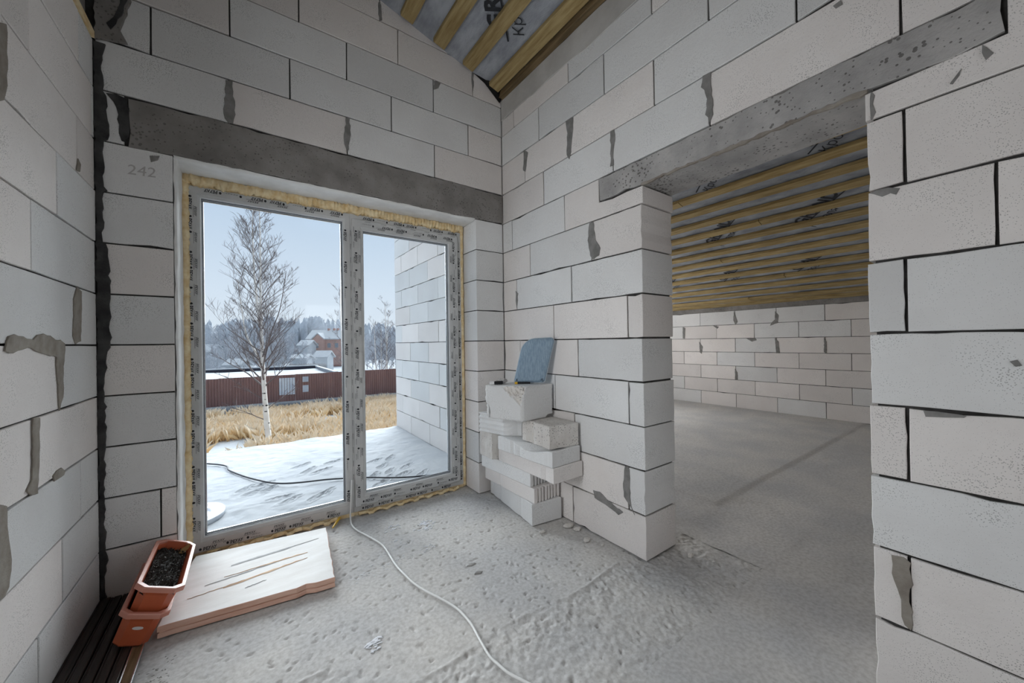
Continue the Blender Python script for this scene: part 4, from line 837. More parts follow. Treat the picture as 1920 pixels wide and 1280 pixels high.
def axes(roll):
    a = np.array((0, 1.0, 0)); r = np.array((1.0, 0, 0)); u = np.array((0, 0, 1.0))
    return a, r * math.cos(roll) - u * math.sin(roll), u * math.cos(roll) + r * math.sin(roll)
def planter(o, roll, w, Ln, c, h, tap, label, soil=False, sticker=False):
    o = np.array(o, float); a, r, u = axes(roll)
    def octo(k, dz, cc): # inset k, down dz
        w2 = w / 2 - k
        return [o + r * p + a * q - u * dz for p, q in ((-w2, k + cc), (-w2 + cc, k), (w2 - cc, k), (w2, k + cc), (w2, Ln - k - cc), (w2 - cc, Ln - k), (-w2 + cc, Ln - k), (-w2, Ln - k - cc))]
    low = min(v[2] for v in octo(tap, h, c * .7)); base = o - u * h + a * Ln / 2
    pl = empty('planter_box', (float(base[0]), float(base[1]), float(low)), label, 'planter', 'terracotta planter boxes nested by the left corner')
    lc = LOC[pl.name]; mb = MB()
    R = [octo(.045, .075, c), octo(.05, .09, c), octo(.045 + tap * .25, h * .28, c * .95), octo(tap, h - .03, c * .75), octo(tap + .02, h, c * .7), octo(tap + .03, h - .035, c * .65), octo(.075, .1, c * .9), octo(.06, .01, c * .9)]
    mb.rings(R, cap=False); n8 = len(R) * 8
    mb.add(octo(tap + .02, h, c * .7), [tuple(range(8))]); mb.add(octo(tap + .03, h - .035, c * .65), [tuple(range(8))]); mb.obj('tub', M['terracotta'], pl, lc)
    mb = MB(); R = [octo(.05, .09, c), octo(-.005, .08, c), octo(-.005, .02, c), octo(.004, .0, c), octo(.05, .0, c), octo(.06, .012, c), octo(.06, .06, c)]
    mb.rings(R, cap=False); mb.obj('rim', M['rim'], pl, lc, label='pale turned over rim')
    if soil:
        nx_, ny_ = 22, 60; mb = MB(); pz = vnoise(nx_, ny_, (9, 24), 5, 3) * .035; V = []
        for i in range(nx_):
            for j in range(ny_): V.append(o + r * ((i / (nx_ - 1) - .5) * (w - .19)) + a * (.09 + (Ln - .18) * j / (ny_ - 1)) - u * (.15 - pz[i, j]))
        mb.add(V, [(i * ny_ + j, (i + 1) * ny_ + j, (i + 1) * ny_ + j + 1, i * ny_ + j + 1) for i in range(nx_ - 1) for j in range(ny_ - 1)]); gs_ = random.Random(2)
        crumbs = MB(); white = MB()
        for q in range(900):
            p = o + r * gs_.uniform(-.5, .5) * (w - .2) + a * gs_.uniform(.1, Ln - .1) - u * (.135 - gs_.uniform(0, .02)); s_ = gs_.uniform(.006, .018); tgt = white if q % 28 == 0 else crumbs; s_ = .009 if q % 28 == 0 else s_
            vv = [p + np.array(d_) * s_ * gs_.uniform(.6, 1.3) for d_ in ((1, 0, 0), (-1, 0, 0), (0, 1, 0), (0, -1, 0), (0, 0, 1), (0, 0, -1))]
            tgt.add(vv, [(0, 2, 4), (2, 1, 4), (1, 3, 4), (3, 0, 4), (2, 0, 5), (1, 2, 5), (3, 1, 5), (0, 3, 5)])
        nb = len(mb.F); mb.add(crumbs.V, crumbs.F, 0); mb.add(white.V, white.F, 1)
        mb.obj('soil', [M['soil'], M['perlite']], pl, lc, kind='stuff', label='black potting soil with white specks')
        p = o + r * (w / 2 - .10) + a * (Ln - .16) - u * .10; vv = [p + r * .0 + u * .13, p - r * .10 + u * .02 - a * .02, p - r * .13 - u * .08, p - r * .04 - u * .07 - a * .03, p + r * .01 + u * .02]
        mb = MB(); mb.add(vv, [(0, 1, 2, 3, 4)]); mb.add([v + a * .012 for v in vv], [(4, 3, 2, 1, 0)]); mb.obj('dry_leaf', M['leaf'], pl, lc, label='dry brown leaf')
    if sticker:
        t_ = (.55); ce_ = o + a * .066 - u * (h * .46) + r * .0
        sl = np.array(-u * h + a * tap * .85); sl /= np.linalg.norm(sl); vv = [ce_ + r * .075 * math.cos(q * math.pi / 8) * (1 if abs(math.cos(q * math.pi / 8)) < .8 else .95) - sl * .026 * math.sin(q * math.pi / 8) for q in range(16)]
        nn = np.cross(r, sl); nn = nn if nn[1] < 0 else -nn
        mb = MB(); mb.rings([[v for v in vv], [v + nn * .004 for v in vv]]); mb.obj('sticker', M['sticker'], pl, lc, label='white oval sticker')
    return pl
planter((-1.414, 8.433, -4.402), .408, .64, 1.8, .114, .548, .095, 'lower empty terracotta planter box with a white oval sticker', sticker=True)
planter((-1.235, 8.47, -4.07), .42, .655, 1.86, .12, .548, .095, 'upper terracotta planter box filled with black soil', soil=True)

STR = 'dark boards stacked along the left wall'
xs_ = [(-2.375, -2.215), (-2.205, -2.055), (-2.045, -1.895), (-1.885, -1.74), (-1.73, -1.60)]
sl_ = ['dark brown board against the left wall, first from the wall', 'dark brown board with a pale scratch, second from the left wall', 'dark brown board third from the left wall', 'dark brown board fourth from the left wall', 'dark brown board under the planter box, beside the metal edged strip']
for i, (x0, x1) in enumerate(xs_):
    y1 = 10.44 - .02 * i - (.05 if i % 2 else 0); y0 = 1.5; zb = (-4.985, -4.985, -4.985, -4.985, -4.985)[i]; zt = (-4.90, -4.885, -4.90, -4.905, -4.915)[i]
    mb = MB(); x1 -= .006; R = [[(x0 + b_, y, zb) if 0 else (xx, y, zz) for xx, zz in ((x0, zb), (x1, zb), (x1, zt - .012), (x1 - .012, zt), (x0 + .05, zt), (x0 + .042, zt - .012), (x0 + .03, zt - .012), (x0 + .022, zt), (x0 + .012, zt), (x0, zt - .012))] for b_, y in ((0, y0), (0, y1))]
    mb.rings(R); mb.obj('floor_board', M['strip'], None, ((x0 + x1) / 2, 6, zb), label=sl_[i], cat='board', group=STR)
mb = MB(); mb.box(-1.575, -1.455, 1.5, 8.52, -4.985, -4.935, b=.004); o = mb.obj('threshold_strip', M['strip_worn'], None, (-1.52, 5, -4.985), label='worn brown strip with two bright metal edges on the floor', cat='strip')
for x0, x1 in ((-1.592, -1.572), (-1.458, -1.436)): mb = MB(); mb.box(x0, x1, 1.5, 8.53, -4.985, -4.925, b=.004); mb.obj('metal_edge', M['alu'], o, (x0, 5, -4.985), label='bright metal edge')
mb = MB(); mb.box(-1.02, -.55, 11.02, 11.28, -4.985, -4.90, b=.01); mb.obj('wooden_shim', M['strip_worn'], None, (-.8, 11.1, -4.985), label='brown wooden shim under the left corner of the patio window', cat='shim')

# ---------------------------------------------------------------- cable, crumbs and chips on the floor
def spline(pts, n=6):
    pts = [np.array(p, float) for p in pts]; out = []
    for i in range(len(pts) - 1):
        p0, p1, p2, p3 = pts[max(i - 1, 0)], pts[i], pts[i + 1], pts[min(i + 2, len(pts) - 1)]
        for k in range(n):
            t_ = k / n; out.append(.5 * ((2 * p1) + (-p0 + p2) * t_ + (2 * p0 - 5 * p1 + 4 * p2 - p3) * t_ ** 2 + (-p0 + 3 * p1 - 3 * p2 + p3) * t_ ** 3))
    return out + [pts[-1]]
cp = [(2.36, 11.24, -3.9), (2.33, 11.24, -4.5), (2.30, 11.20, -4.9)] + [(x, y, -4.972) for x, y in CABLE[1:]] + [(3.42, 3.7, -4.972)]
mb = MB(); mb.tube(spline(cp), .022, 7); mb.obj('power_cable', M['cable'], None, (2.65, 7.9, -4.995), smooth=True, label='white cable snaking over the floor from the patio window', cat='cable')
def crumbs(cx, cy, n, sx_, sy_, big, label, mat='flake', seed=1, name='paint_flakes'):
    g2 = random.Random(seed); mb = MB()
    for q in range(n):
        px, py = cx + g2.gauss(0, sx_), cy + g2.gauss(0, sy_); an = g2.uniform(-.6, .6); l, w, h_ = big * g2.uniform(.5, 1.6), big * g2.uniform(.2, .5), big * g2.uniform(.12, .4); z = -5.005
        c, s_ = math.cos(an), math.sin(an); V = []
        for zz, k in ((z, 1), (z + h_, .7)):
            for u_, v_ in ((-1, -1), (1, -1), (1, 1), (-1, 1)): V.append((px + (c * u_ * l - s_ * v_ * w) * k * g2.uniform(.7, 1.1), py + (s_ * u_ * l + c * v_ * w) * k * g2.uniform(.7, 1.1), zz))
        mb.add(V, [(0, 3, 2, 1), (4, 5, 6, 7), (0, 1, 5, 4), (1, 2, 6, 5), (2, 3, 7, 6), (3, 0, 4, 7)])
    return mb.obj(name, M[mat], None, (cx, cy, -5.0), kind='stuff', label=label, cat='crumbs')
cl = [('white flakes on the floor just right of the cable below the window', 26, .12, .09, .035), ('largest patch of white flakes, in the window end of the floor', 34, .13, .09, .04), ('white flakes behind the second flake patch', 20, .10, .05, .035), ('thin white flakes on the open floor in front of the block pile', 18, .09, .10, .026), ('grey crumbs beside the bend of the cable', 16, .12, .10, .022), ('bright white curled flakes on the near floor left of the cable', 16, .06, .05, .04), ('white flakes trailing towards the near floor', 10, .05, .05, .03), ('scattered small white crumbs right of the foam board', 22, .22, .16, .02), ('two or three white crumbs close to the foam board', 8, .16, .08, .022), ('white crumbs near the corner of the foam board', 6, .08, .06, .02), ('crumbs between cable and flake patches', 14, .16, .12, .018)]
for i, ((x, y), (lb, n_, a, b2, bg_)) in enumerate(zip(CRUMBS, cl)): crumbs(x, y, n_, a, b2, bg_, lb, seed=50 + i)
crumbs(-1.13, 7.55, 60, .10, .22, .016, 'brown dirt crumbs on the floor beside the metal edged strip', mat='stain', seed=71, name='dirt_crumbs')
ch_l = ['pale mortar chip with a dark underside, nearest the block pile', 'flat pale mortar chip by the foot of the wall', 'narrow pale mortar chip lying against the wall', 'pointed pale mortar chip midway to the doorway pillar', 'small dark mortar chip in the shade inside the doorway', 'tiny pale chip by the wall near the doorway pillar']
for i, ((x, y), s_) in enumerate(zip(CHIPS, (.085, .13, .10, .10, .09, .04))):
    g2 = random.Random(90 + i); k = 8; R = []
    for zz, f in ((-5.0, .8), (-4.985, 1), (-4.985 + s_ * .3, .9), (-4.985 + s_ * .5, .45)): R.append([(x + s_ * f * math.cos(q * 2 * math.pi / k) * (1.15 + .3 * math.sin(q * 2.3 + i)), y + s_ * f * .65 * math.sin(q * 2 * math.pi / k) * (1 + .3 * math.cos(q * 1.7 + i)), zz + g2.uniform(-.004, .006)) for q in range(k)])
    MB().rings(R).obj('mortar_chip', M['chip'], None, (x, y, -5.0), label=ch_l[i], cat='chip', group='mortar chips by the right wall')
(x0, y0), (x1, y1) = YELLOWBIT
mb = MB(); mb.tube([(x0, y0, -4.95), ((x0 + x1) / 2, (y0 + y1) / 2, -4.93), (x1, y1, -4.91)], [.02, .04, .03], 6); mb.obj('foam_scrap', M['yellow'], None, (x0, y0, -5), label='orange yellow foam scrap on the floor behind the foam board', cat='scrap')
for (x, y), lb in zip(STAINS[:2], ('dark grey smear on the floor right of the cable', 'second paler smear on the floor right of the cable')):
    g2 = random.Random(int(x * 100)); r = [(x + .11 * math.cos(q * .4488) * g2.uniform(.6, 1.2), y + .06 * math.sin(q * .4488) * g2.uniform(.6, 1.2)) for q in range(14)]
    mk('dirt_smear', [(a, b2, -5.006) for a, b2 in r] + [(a, b2, -4.992) for a, b2 in inset(r, .02)], ring_faces(2, 14), M['stain'], None, (x, y, -5), label=lb, cat='smear')
# ---------------------------------------------------------------- terrace, yard and everything beyond the glass
nx_, ny_ = 260, 200; TX0, TX1, TY0, TY1 = -9.0, WX - .01, 11.66, 22.0
Z = vnoise(nx_, ny_, (14, 9), 9, 3) * .035 + vnoise(nx_, ny_, (60, 40), 10, 2) * .010
xs = np.linspace(TX0, TX1, nx_)[:, None]; ys = np.linspace(TY0, TY1, ny_)[None]
g_ = np.random.default_rng(4)
for (px, py) in PRINTS:
    an = g_.uniform(.2, 1.0); c, s_ = math.cos(an), math.sin(an)
    for off, l, w in ((.0, .32, .13), (.36, .14, .10)):
        cx, cy = px + off * c, py + off * s_; dx, dy = xs - cx, ys - cy; u_, v_ = c * dx + s_ * dy, -s_ * dx + c * dy; d = (u_ / l) ** 2 + (v_ / w) ** 2
        Z = Z - .042 * np.exp(-d ** 2) * (.75 + .25 * np.sin(u_ * 60)) + .018 * np.exp(-((d - 1.5) / .5) ** 2)
V, F_ = grid_mesh(TX0, TX1, TY0, TY1, -4.97 + Z)
te = MB(); te.box(TX0 - .2, WX + .3, 11.6, YE - .05, -5.9, -5.05)
n0 = len(te.V); te.add(V, F_, 1)
te.obj('terrace', [M['slab'], M['snow']], None, (0, 17, -5.9), smooth=False, fix=False, label='terrace slab under trodden snow outside the patio window', cat='terrace', kind='structure')
mb = MB(); mb.tube(spline([(x, y, -4.90) for x, y in [(-5.2, 25.8)] * 0 + [(-3.6, 21.9)] + WIRE_OUT[2:]] + [(4.6, 13.2, -4.9), (6.3, 12.6, -4.93)]), .030, 6); mb.obj('outdoor_wire', M['wire'], None, (1, 15, -4.97), smooth=True, label='black wire lying across the snowy terrace', cat='wire')
cx, cy = -1.22, 13.95; mb = MB(); R = []
for r, z in ((.62, -5.0), (.62, -4.86), (.58, -4.84), (.50, -4.90), (.40, -4.90), (.37, -4.87), (.30, -4.87), (.27, -4.91), (.12, -4.91), (.02, -4.91)): R.append([(cx + r * math.cos(q * math.pi / 24) * 1.0, cy + r * 1.35 * math.sin(q * math.pi / 24), z) for q in range(48)])
mb.rings(R); mb.obj('basin_lid', M['lid'], None, (cx, cy, -5.0), smooth=True, label='round pale grey ringed lid in the terrace snow by the window', cat='lid')
# ground
GZ = -17.0
nx_, ny_ = 120, 120; Z = vnoise(nx_, ny_, (20, 20), 15, 3) * .5
V, F_ = grid_mesh(-620, 520, 20, 620, GZ + Z)
mk('ground', V, F_, M['snow'], None, (0, 60, GZ), smooth=True, fix=False, label='snow covered yard and fields beyond the terrace', cat='ground', kind='structure')
# dry grass: thousands of stems, with snow left open in places
g_ = np.random.default_rng(3); n = 90000
gx = g_.uniform(-26, 52, n); gy = g_.uniform(50, 108, n)
mask = vnoise(160, 160, (7, 11), 33, 3); mi_ = mask[((gx + 26) / 78 * 159).astype(int), ((gy - 50) / 62 * 159).astype(int)]
keep = mi_ < .12 + g_.normal(0, .13, n); gx, gy = gx[keep], gy[keep]; n = len(gx)
hh = g_.uniform(1.3, 3.3, n) * (1 + .25 * mi_[keep]); an = g_.uniform(0, 3.14, n); lean = g_.normal(0, .9, (n, 2)); w = g_.uniform(.018, .045, n)
cx_, sx_ = np.cos(an) * w, np.sin(an) * w
Vg = np.zeros((n, 4, 3)); Vg[:, 0] = np.stack([gx - cx_, gy - sx_, np.full(n, GZ - .3)], -1); Vg[:, 1] = np.stack([gx + cx_, gy + sx_, np.full(n, GZ - .3)], -1)
Vg[:, 2] = np.stack([gx + cx_ * .6 + lean[:, 0] * .5, gy + sx_ * .6 + lean[:, 1] * .5, GZ + hh * .75], -1); Vg[:, 3] = np.stack([gx + lean[:, 0], gy + lean[:, 1], GZ + hh], -1)
b_ = np.arange(n)[:, None] * 4; Fg = np.concatenate([b_ + np.array([[0, 1, 2]]), b_ + np.array([[0, 2, 3]])]).tolist()
mk('dry_grass', Vg.reshape(-1, 3), Fg, M['grass'], None, (10, 80, GZ), fix=False, kind='stuff', label='tall dry ochre grass with frosted heads in the snow', cat='grass')
# brown sheet fence on a snow capped plinth
p0, p1 = np.array((-118.0, 125.2)), np.array((58.0, 108.8)); fd = (p1 - p0) / np.linalg.norm(p1 - p0); fn = np.array((-fd[1], fd[0])); FL_ = np.linalg.norm(p1 - p0)
fe = empty('sheet_fence', (*((p0 + p1) / 2), GZ), 'long dark brown profiled sheet fence behind the dry grass', 'fence')
npan = 22
for i in range(npan):
    a0, a1 = FL_ * i / npan + .005, FL_ * (i + 1) / npan - .005; mb = MB(); pr = []; k = 14
    for j in range(k):
        s0 = a0 + (a1 - a0) * j / k; ds = (a1 - a0) / k
        pr += [(s0, 0), (s0 + ds * .4, 0), (s0 + ds * .5, .16), (s0 + ds * .9, .16)]
    pr.append((a1, 0)); zt_ = -8.15 + .9 * max(0, i - 11) / 11
    F3 = lambda q, z: (*(p0 + fd * q[0] + fn * q[1]), z)
    mb.rings([[F3(q, -15.2) for q in pr], [F3(q, zt_) for q in pr]], cap=False, close=False); mb.rings([[F3((q[0], q[1] + .05), -15.2) for q in pr], [F3((q[0], q[1] + .05), zt_) for q in pr]], cap=False, close=False)
    mb.obj('panel', M['fence'], fe, (*(p0 + fd * (a0 + a1) / 2), -15))
for a0, a1, z0, z1 in ((125.0, 128.6, -13.0, -8.6), (130.3, 131.7, -12.6, -10.8), (130.3, 131.7, -9.9, -8.5)):  # pale strips on the fence in place of a reflection in the glass
    mb = MB(); k = 6
    for j in range(k):
        s0 = a0 + (a1 - a0) * j / k; s1 = a0 + (a1 - a0) * (j + .86) / k; c4 = [p0 + fd * s0 - fn * .1, p0 + fd * s1 - fn * .1, p0 + fd * s1 - fn * .02, p0 + fd * s0 - fn * .02]
        mb.rings([[(*c, z0) for c in c4], [(*c, z1) for c in c4]])
    mb.obj('pale_reflection', M['reflectpale'], fe, (*(p0 + fd * (a0 + a1) / 2), z0), label='pale strips standing for a reflection in the glass')
c4 = [p0 - fn * .5, p1 - fn * .5, p1 + fn * .6, p0 + fn * .6]; mb = MB(); mb.rings([[(*c, GZ - .5) for c in c4], [(*c, -15.2) for c in c4]]); mb.obj('plinth', M['plinth'], fe, (*p0, GZ))
mb = MB(); mb.rings([[(*c, -15.2) for c in c4], [(*c, -14.75) for c in c4]]); mb.obj('snow_cap', M['snow'], fe, (*p0, -15.2))
# flat roofed shed behind the fence
sh = empty('flat_shed', (4, 170, GZ), 'long flat roofed shed with snow on its roof behind the brown fence', 'shed')
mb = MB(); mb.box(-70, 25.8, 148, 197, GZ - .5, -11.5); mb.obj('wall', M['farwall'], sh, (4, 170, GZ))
nx_, ny_ = 60, 40; V, F_ = grid_mesh(-70, 25.8, 148, 197, -11.1 + vnoise(nx_, ny_, (9, 6), 44, 2) * .25); mk('roof_snow', V, F_, M['snow'], sh, (4, 170, -11), fix=False, smooth=True)
for q in ((-70, 26.6, 197, 198, -11.6, -9.9), (25.8, 26.6, 148, 197, -11.6, -10.2)): mb = MB(); mb.box(*q); mb.obj('parapet', M['gasket'] if q[2] > 190 else M['plinth'], sh, q[::2])
for q in ((-70, 26.8, 196.8, 198.4, -9.9, -9.5), (25.6, 26.8, 148, 197, -10.2, -9.85)): mb = MB(); mb.box(*q); mb.obj('snow_cap', M['snow'], sh, q[::2])
# bare trees
def grow(mb, p, d, ln, r, lev, gt, droop, kids, mats, minr, segs=5):
    pts = [np.array(p)]; dirs = [d]
    for i in range(segs):
        d = d + np.array((gt.gauss(0, .10), gt.gauss(0, .10), gt.gauss(0, .06) + (droop if lev < 2 else droop * .3))); d = d / np.linalg.norm(d)
        pts.append(pts[-1] + d * ln / segs); dirs.append(d)
    rad = [max(minr, r * (1 - .8 * i / segs)) for i in range(segs + 1)]
    mb.tube(pts, rad, 3 if r < .1 else 4, mats[1] if r < .24 else mats[0], cap=False)
    if lev <= 0: return
    for k in range(kids[lev - 1]):
        t_ = gt.uniform(.2, 1.0); i = min(segs - 1, int(t_ * segs)); f = t_ * segs - i; q = pts[i] * (1 - f) + pts[i + 1] * f
        az = gt.uniform(0, 2 * math.pi); nd = dirs[i] * .75 + np.array((math.cos(az), math.sin(az), .25)) * gt.uniform(.45, .85); nd /= np.linalg.norm(nd)
        grow(mb, q, nd, ln * gt.uniform(.30, .52), rad[i] * .55, lev - 1, gt, droop, kids, mats, minr, max(3, segs - 1))
def stem(mb, pts, r0, r1, gt, nb, lo, ln, kids, mats, minr=.03, up=.5, marks=True):
    pts = [np.array(p, float) for p in pts]; sp_ = spline(pts, 6); n = len(sp_)
    rad = [r0 + (r1 - r0) * (i / (n - 1)) ** .8 for i in range(n)]
    mb.tube(sp_, rad, 8, 0, cap=False)
    if marks:
        for q in range(120):
            t_ = gt.uniform(0, .75); i = int(t_ * (n - 1)); c = sp_[i]; a0 = gt.uniform(0, 6.28); w_ = gt.uniform(.25, .8); h_ = gt.uniform(.05, .16); R = []
            for zz in (-h_, h_): R.append([c + np.array((math.cos(a0 + w_ * (u_ - .5) * 1.0) * rad[i] * 1.03, math.sin(a0 + w_ * (u_ - .5)) * rad[i] * 1.03, zz * (1 - abs(u_ - .5)))) for u_ in (0, .25, .5, .75, 1)])
            mb.rings(R, 2, cap=False, close=False)
    H_ = sp_[-1][2] - sp_[0][2]
    for q in range(nb):
        t_ = lo + (1 - lo) * ((q + gt.random()) / nb); i = min(n - 2, int(t_ * (n - 1))); az = q * 2.4 + gt.uniform(-.5, .5)
        d = np.array((math.cos(az) * .75, math.sin(az) * .75, up + .55 * t_)); d /= np.linalg.norm(d)
        L_ = ln * (1.08 - .62 * t_) * gt.uniform(.7, 1.2)
        grow(mb, sp_[i], d, L_, rad[i] * .42, len(kids), gt, .06, kids, (0, 1), minr)
gt = random.Random(17)
bt = empty('birch_tree', (2.7, 74.3, GZ), 'tall bare birch with forked white trunk just beyond the terrace', 'tree')
mb = MB(); stem(mb, [(2.75, 74.3, GZ - .4), (2.35, 74.5, -12), (2.05, 74.7, -6), (1.85, 74.85, 0), (1.75, 74.9, 7.8), (1.8, 74.9, 15), (1.75, 74.9, 23.3)], .52, .06, gt, 48, .30, 9.5, (8, 7), (0, 1), minr=.017)
mb.obj('trunk', [M['bark'], M['twig'], M['barkmark']], bt, (2.7, 74.3, GZ), smooth=True)
mb = MB(); stem(mb, [(1.98, 74.75, -4.6), (1.2, 75.3, -1.6), (-.15, 76.3, 1.5), (-.75, 76.7, 5.2), (-1.3, 77.0, 11)], .22, .05, gt, 9, .3, 6.0, (6, 6), (0, 1), minr=.017, marks=False); mb.obj('limb', [M['bark'], M['twig'], M['barkmark']], bt, (1.9, 74.7, -4), smooth=True)
mb = MB(); stem(mb, [(1.75, 74.9, 3.0), (1.3, 75.0, 6.5), (.95, 75.2, 12), (.75, 75.3, 19), (.9, 75.3, 22.5)], .26, .05, gt, 15, .25, 6.5, (6, 6), (0, 1), minr=.017, marks=False); mb.obj('limb', [M['bark'], M['twig'], M['barkmark']], bt, (1.7, 74.9, 3), smooth=True)
mb = MB(); stem(mb, [(1.95, 74.8, -3.5), (3.2, 75.2, 2), (4.6, 75.8, 6.5), (5.6, 76.2, 13)], .15, .04, gt, 9, .3, 5.0, (6, 6), (0, 1), minr=.017, marks=False); mb.obj('limb', [M['twig'], M['twig'], M['barkmark']], bt, (1.7, 74.9, 3), smooth=True)
for q, (px, py, dx, dz) in enumerate(((2.2, 74.6, -3.5, 2.2), (2.3, 74.6, 2.6, 2.0), (2.25, 74.6, -5, 3.5))):
    mb = MB(); grow(mb, (px, py, -12.5 + 1.6 * q), np.array((dx, 1.0, dz)) / math.hypot(dx, 1.0, dz), 6.0, .09, 2, gt, .02, (3, 5), (0, 1), .03); mb.obj('low_branch', [M['bark'], M['twig']], bt, (px, py, -12))
# younger birches by the fence
gb_ = 'young birches behind the brown fence'
for q, (x, y, tx, H_, r, lb) in enumerate(((35.4, 128.4, 34.6, 24, .34, 'first white stemmed young birch from the left behind the fence'), (36.7, 128.4, 36.9, 22, .24, 'thin second young birch of the clump behind the fence'), (37.4, 127, 39.0, 27, .30, 'leaning young birch of the clump behind the fence'), (38.6, 127.2, 38.0, 31, .36, 'tallest young birch, at the right of the clump behind the fence'), (23.5, 121, 22.6, 34, .30, 'fine twigged birch half hidden behind the window mullion'), (43.5, 131, 43, 24, .22, 'slim birch at the edge of the terrace wall'))):
    mb = MB(); stem(mb, [(x, y, GZ - .3), (x * .7 + tx * .3, y, GZ + H_ * .3), (x * .3 + tx * .7, y, GZ + H_ * .65), (tx, y, GZ + H_ * 1.0)], r, .05, gt, 18, .3, 6.0, (5, 5), (0, 1), minr=.018, marks=False)
    mb.obj('birch_tree', [M['bark'], M['twig'], M['barkmark']], None, (x, y, GZ), label=lb, cat='tree', group=gb_)
# woodland, its haze painted into pale colours
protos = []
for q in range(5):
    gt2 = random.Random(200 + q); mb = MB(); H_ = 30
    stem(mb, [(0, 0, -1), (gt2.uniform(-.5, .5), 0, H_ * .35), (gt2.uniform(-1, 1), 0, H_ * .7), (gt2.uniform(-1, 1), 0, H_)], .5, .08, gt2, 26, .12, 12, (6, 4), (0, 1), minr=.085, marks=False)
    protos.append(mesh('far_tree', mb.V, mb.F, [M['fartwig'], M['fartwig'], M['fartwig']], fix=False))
gt3 = random.Random(77)
for q in range(230):
    y = gt3.uniform(205, 400); x = y * gt3.uniform(-.75, .42)
    if x < 28 and y < 205: continue
    if abs(x / y - .165) < .034 and y < 340: continue
    if any(math.hypot(x - hx, y - hy) < hr_ for hx, hy, hr_ in ((56, 334, 30), (37, 322, 14), (40, 266, 14), (-24, 330, 18), (-4, 215, 14), (25, 240, 14))): continue
    if 30 < x < 60 and 240 < y < 330: s_ = gt3.uniform(.28, .42)
    else: s_ = gt3.uniform(.5, .95) * (y / 300) ** .35
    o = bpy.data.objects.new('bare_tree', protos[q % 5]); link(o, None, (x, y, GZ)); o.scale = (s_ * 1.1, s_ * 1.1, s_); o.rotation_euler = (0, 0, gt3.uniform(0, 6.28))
    tag(o, 'bare tree in the woodland far beyond the fence, haze painted into its pale colour', 'tree', 'woodland beyond the fence')
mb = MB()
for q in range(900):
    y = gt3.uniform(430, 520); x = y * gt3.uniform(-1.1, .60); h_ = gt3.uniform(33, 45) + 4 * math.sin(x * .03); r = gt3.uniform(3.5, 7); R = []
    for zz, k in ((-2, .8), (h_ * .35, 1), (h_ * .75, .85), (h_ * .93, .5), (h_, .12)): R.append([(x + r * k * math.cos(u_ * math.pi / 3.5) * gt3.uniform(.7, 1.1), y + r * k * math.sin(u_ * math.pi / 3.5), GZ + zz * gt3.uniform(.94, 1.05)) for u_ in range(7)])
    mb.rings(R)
mb.obj('distant_forest', M['conifer'], None, (50, 470, GZ), kind='stuff', label='distant forest along the skyline, haze painted into its pale colour', cat='forest')
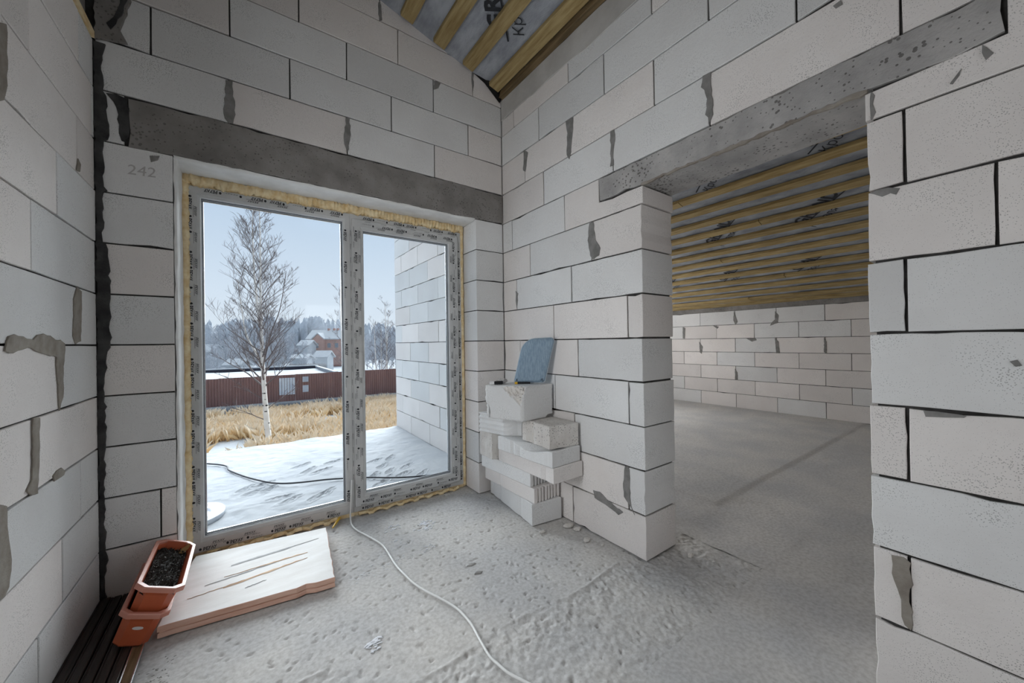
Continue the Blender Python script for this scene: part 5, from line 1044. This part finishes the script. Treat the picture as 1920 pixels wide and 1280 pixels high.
# houses
def house(name, c, sx_, sy_, hw, hr, label, wallm='brick', windows=True, ang=-.62, chim=False, cross=False):
    h_ = empty(name, (c[0], c[1], GZ), label, 'house'); ca, sa = math.cos(ang), math.sin(ang)
    T = lambda x, y, z: (c[0] + ca * x - sa * y, c[1] + sa * x + ca * y, z)
    def bx(x0, x1, y0, y1, z0, z1, m_, n_): mb = MB(); mb.rings([[T(*q, z) for q in ((x0, y0), (x1, y0), (x1, y1), (x0, y1))] for z in (z0, z1)]); return mb.obj(n_, M[m_], h_, (c[0], c[1], z0))
    bx(-sx_, sx_, -sy_, sy_, GZ - 1, hw, wallm, 'wall')
    def roof_(x0, x1, y0, y1, z0, z1, n_='roof', axis='x'):
        mb = MB()
        if axis == 'x': R = [[T(x, y0, z0), T(x, (y0 + y1) / 2, z1), T(x, y1, z0), T(x, y1, z0 + .8), T(x, (y0 + y1) / 2, z1 + .9), T(x, y0, z0 + .8)] for x in (x0, x1)]
        else: R = [[T(x0, y, z0), T((x0 + x1) / 2, y, z1), T(x1, y, z0), T(x1, y, z0 + .8), T((x0 + x1) / 2, y, z1 + .9), T(x0, y, z0 + .8)] for y in (y0, y1)]
        mb.rings(R); mb.obj(n_, M['snow'], h_, (c[0], c[1], z0), label='snow covered roof')
    roof_(-sx_ - 1, sx_ + 1, -sy_ - 1.5, sy_ + 1.5, hw - .5, hw + hr)
    for x in (-sx_, sx_): mb = MB(); mb.rings([[T(x + d_, -sy_, hw - .6), T(x + d_, sy_, hw - .6), T(x + d_, 0, hw + hr - .5)] for d_ in (-.2, .2)]); mb.obj('gable', M[wallm], h_, (c[0], c[1], hw))
    if cross:
        bx(-sx_ * .62, -sx_ * .05, -sy_ - 3, -sy_, GZ - 1, hw, wallm, 'wing'); x0, x1 = -sx_ * .62, -sx_ * .05
        mb = MB(); mb.add([T(x0, -sy_ - 3, hw), T(x1, -sy_ - 3, hw), T((x0 + x1) / 2, -sy_ - 3, hw + 4)], [(0, 1, 2)]); mb.obj('gable', M[wallm], h_, (c[0], c[1], hw)); roof_(x0 - .8, x1 + .8, -sy_ - 4, 0, hw - .4, hw + 4.2, axis='y')
    if chim:
        for x in (-sx_ * .2, sx_ * .1, sx_ * .3): bx(x, x + 1.6, -.8, .8, hw + hr * .5, hw + hr + 2.2, wallm, 'chimney')
    if windows:
        for x in (-sx_ * .4, sx_ * .15, sx_ * .55):
            bx(x - 1.3, x + 1.3, -sy_ - (3.1 if cross and x < 0 else .1), -sy_ + .1, hw - 7, hw - 3.4, 'farglass', 'window')
house('brick_house', (56, 334), 15, 9, 4.6, 6.6, 'red brick house with snowy roofs and chimneys in the distance', chim=True, cross=True)
house('lean_shed', (37, 322), 4, 5, -.5, 3.4, 'small pale shed with snowy roof left of the brick house', 'farwall', False)
house('snowy_hut', (40, 266), 4.0, 4, -8.0, 3.4, 'low hut with white roof in front of the brick house', 'farwall', False)
house('snowy_cabin', (-24, 330), 8, 6, -4, 4.5, 'far cabin with white roof at the left of the view', 'farwall', False)
house('small_hut', (-4, 215), 3.4, 3, -9.0, 2.2, 'small pale hut with white roof behind the shed', 'farwall', False)
house('low_shed', (25, 240), 4, 3, -7.6, 1.6, 'long low shed with white roof below the brick house', 'farwall', False)
pk = MB()
for i in range(60):
    t_ = i / 59; x, y = 16.5 + 14.5 * t_, 212 - 62 * t_ * .18; pk.box(x - .10, x + .10, y - .05, y + .05, GZ, -9.2 + .3 * math.sin(i * 1.7))
pf = empty('picket_fence', (24, 206, GZ), 'grey picket fence behind the flat shed', 'fence'); pk.obj('pickets', M['picket'], pf, (24, 206, GZ), kind='stuff')
mb = MB(); mb.rings([[(16.3, 212.2, z0), (31.2, 200.9, z0), (31.2, 201.2, z0), (16.3, 212.5, z0)] for z0 in (-11.2, -10.8)]); mb.obj('rail', M['picket'], pf, (24, 206, -11))
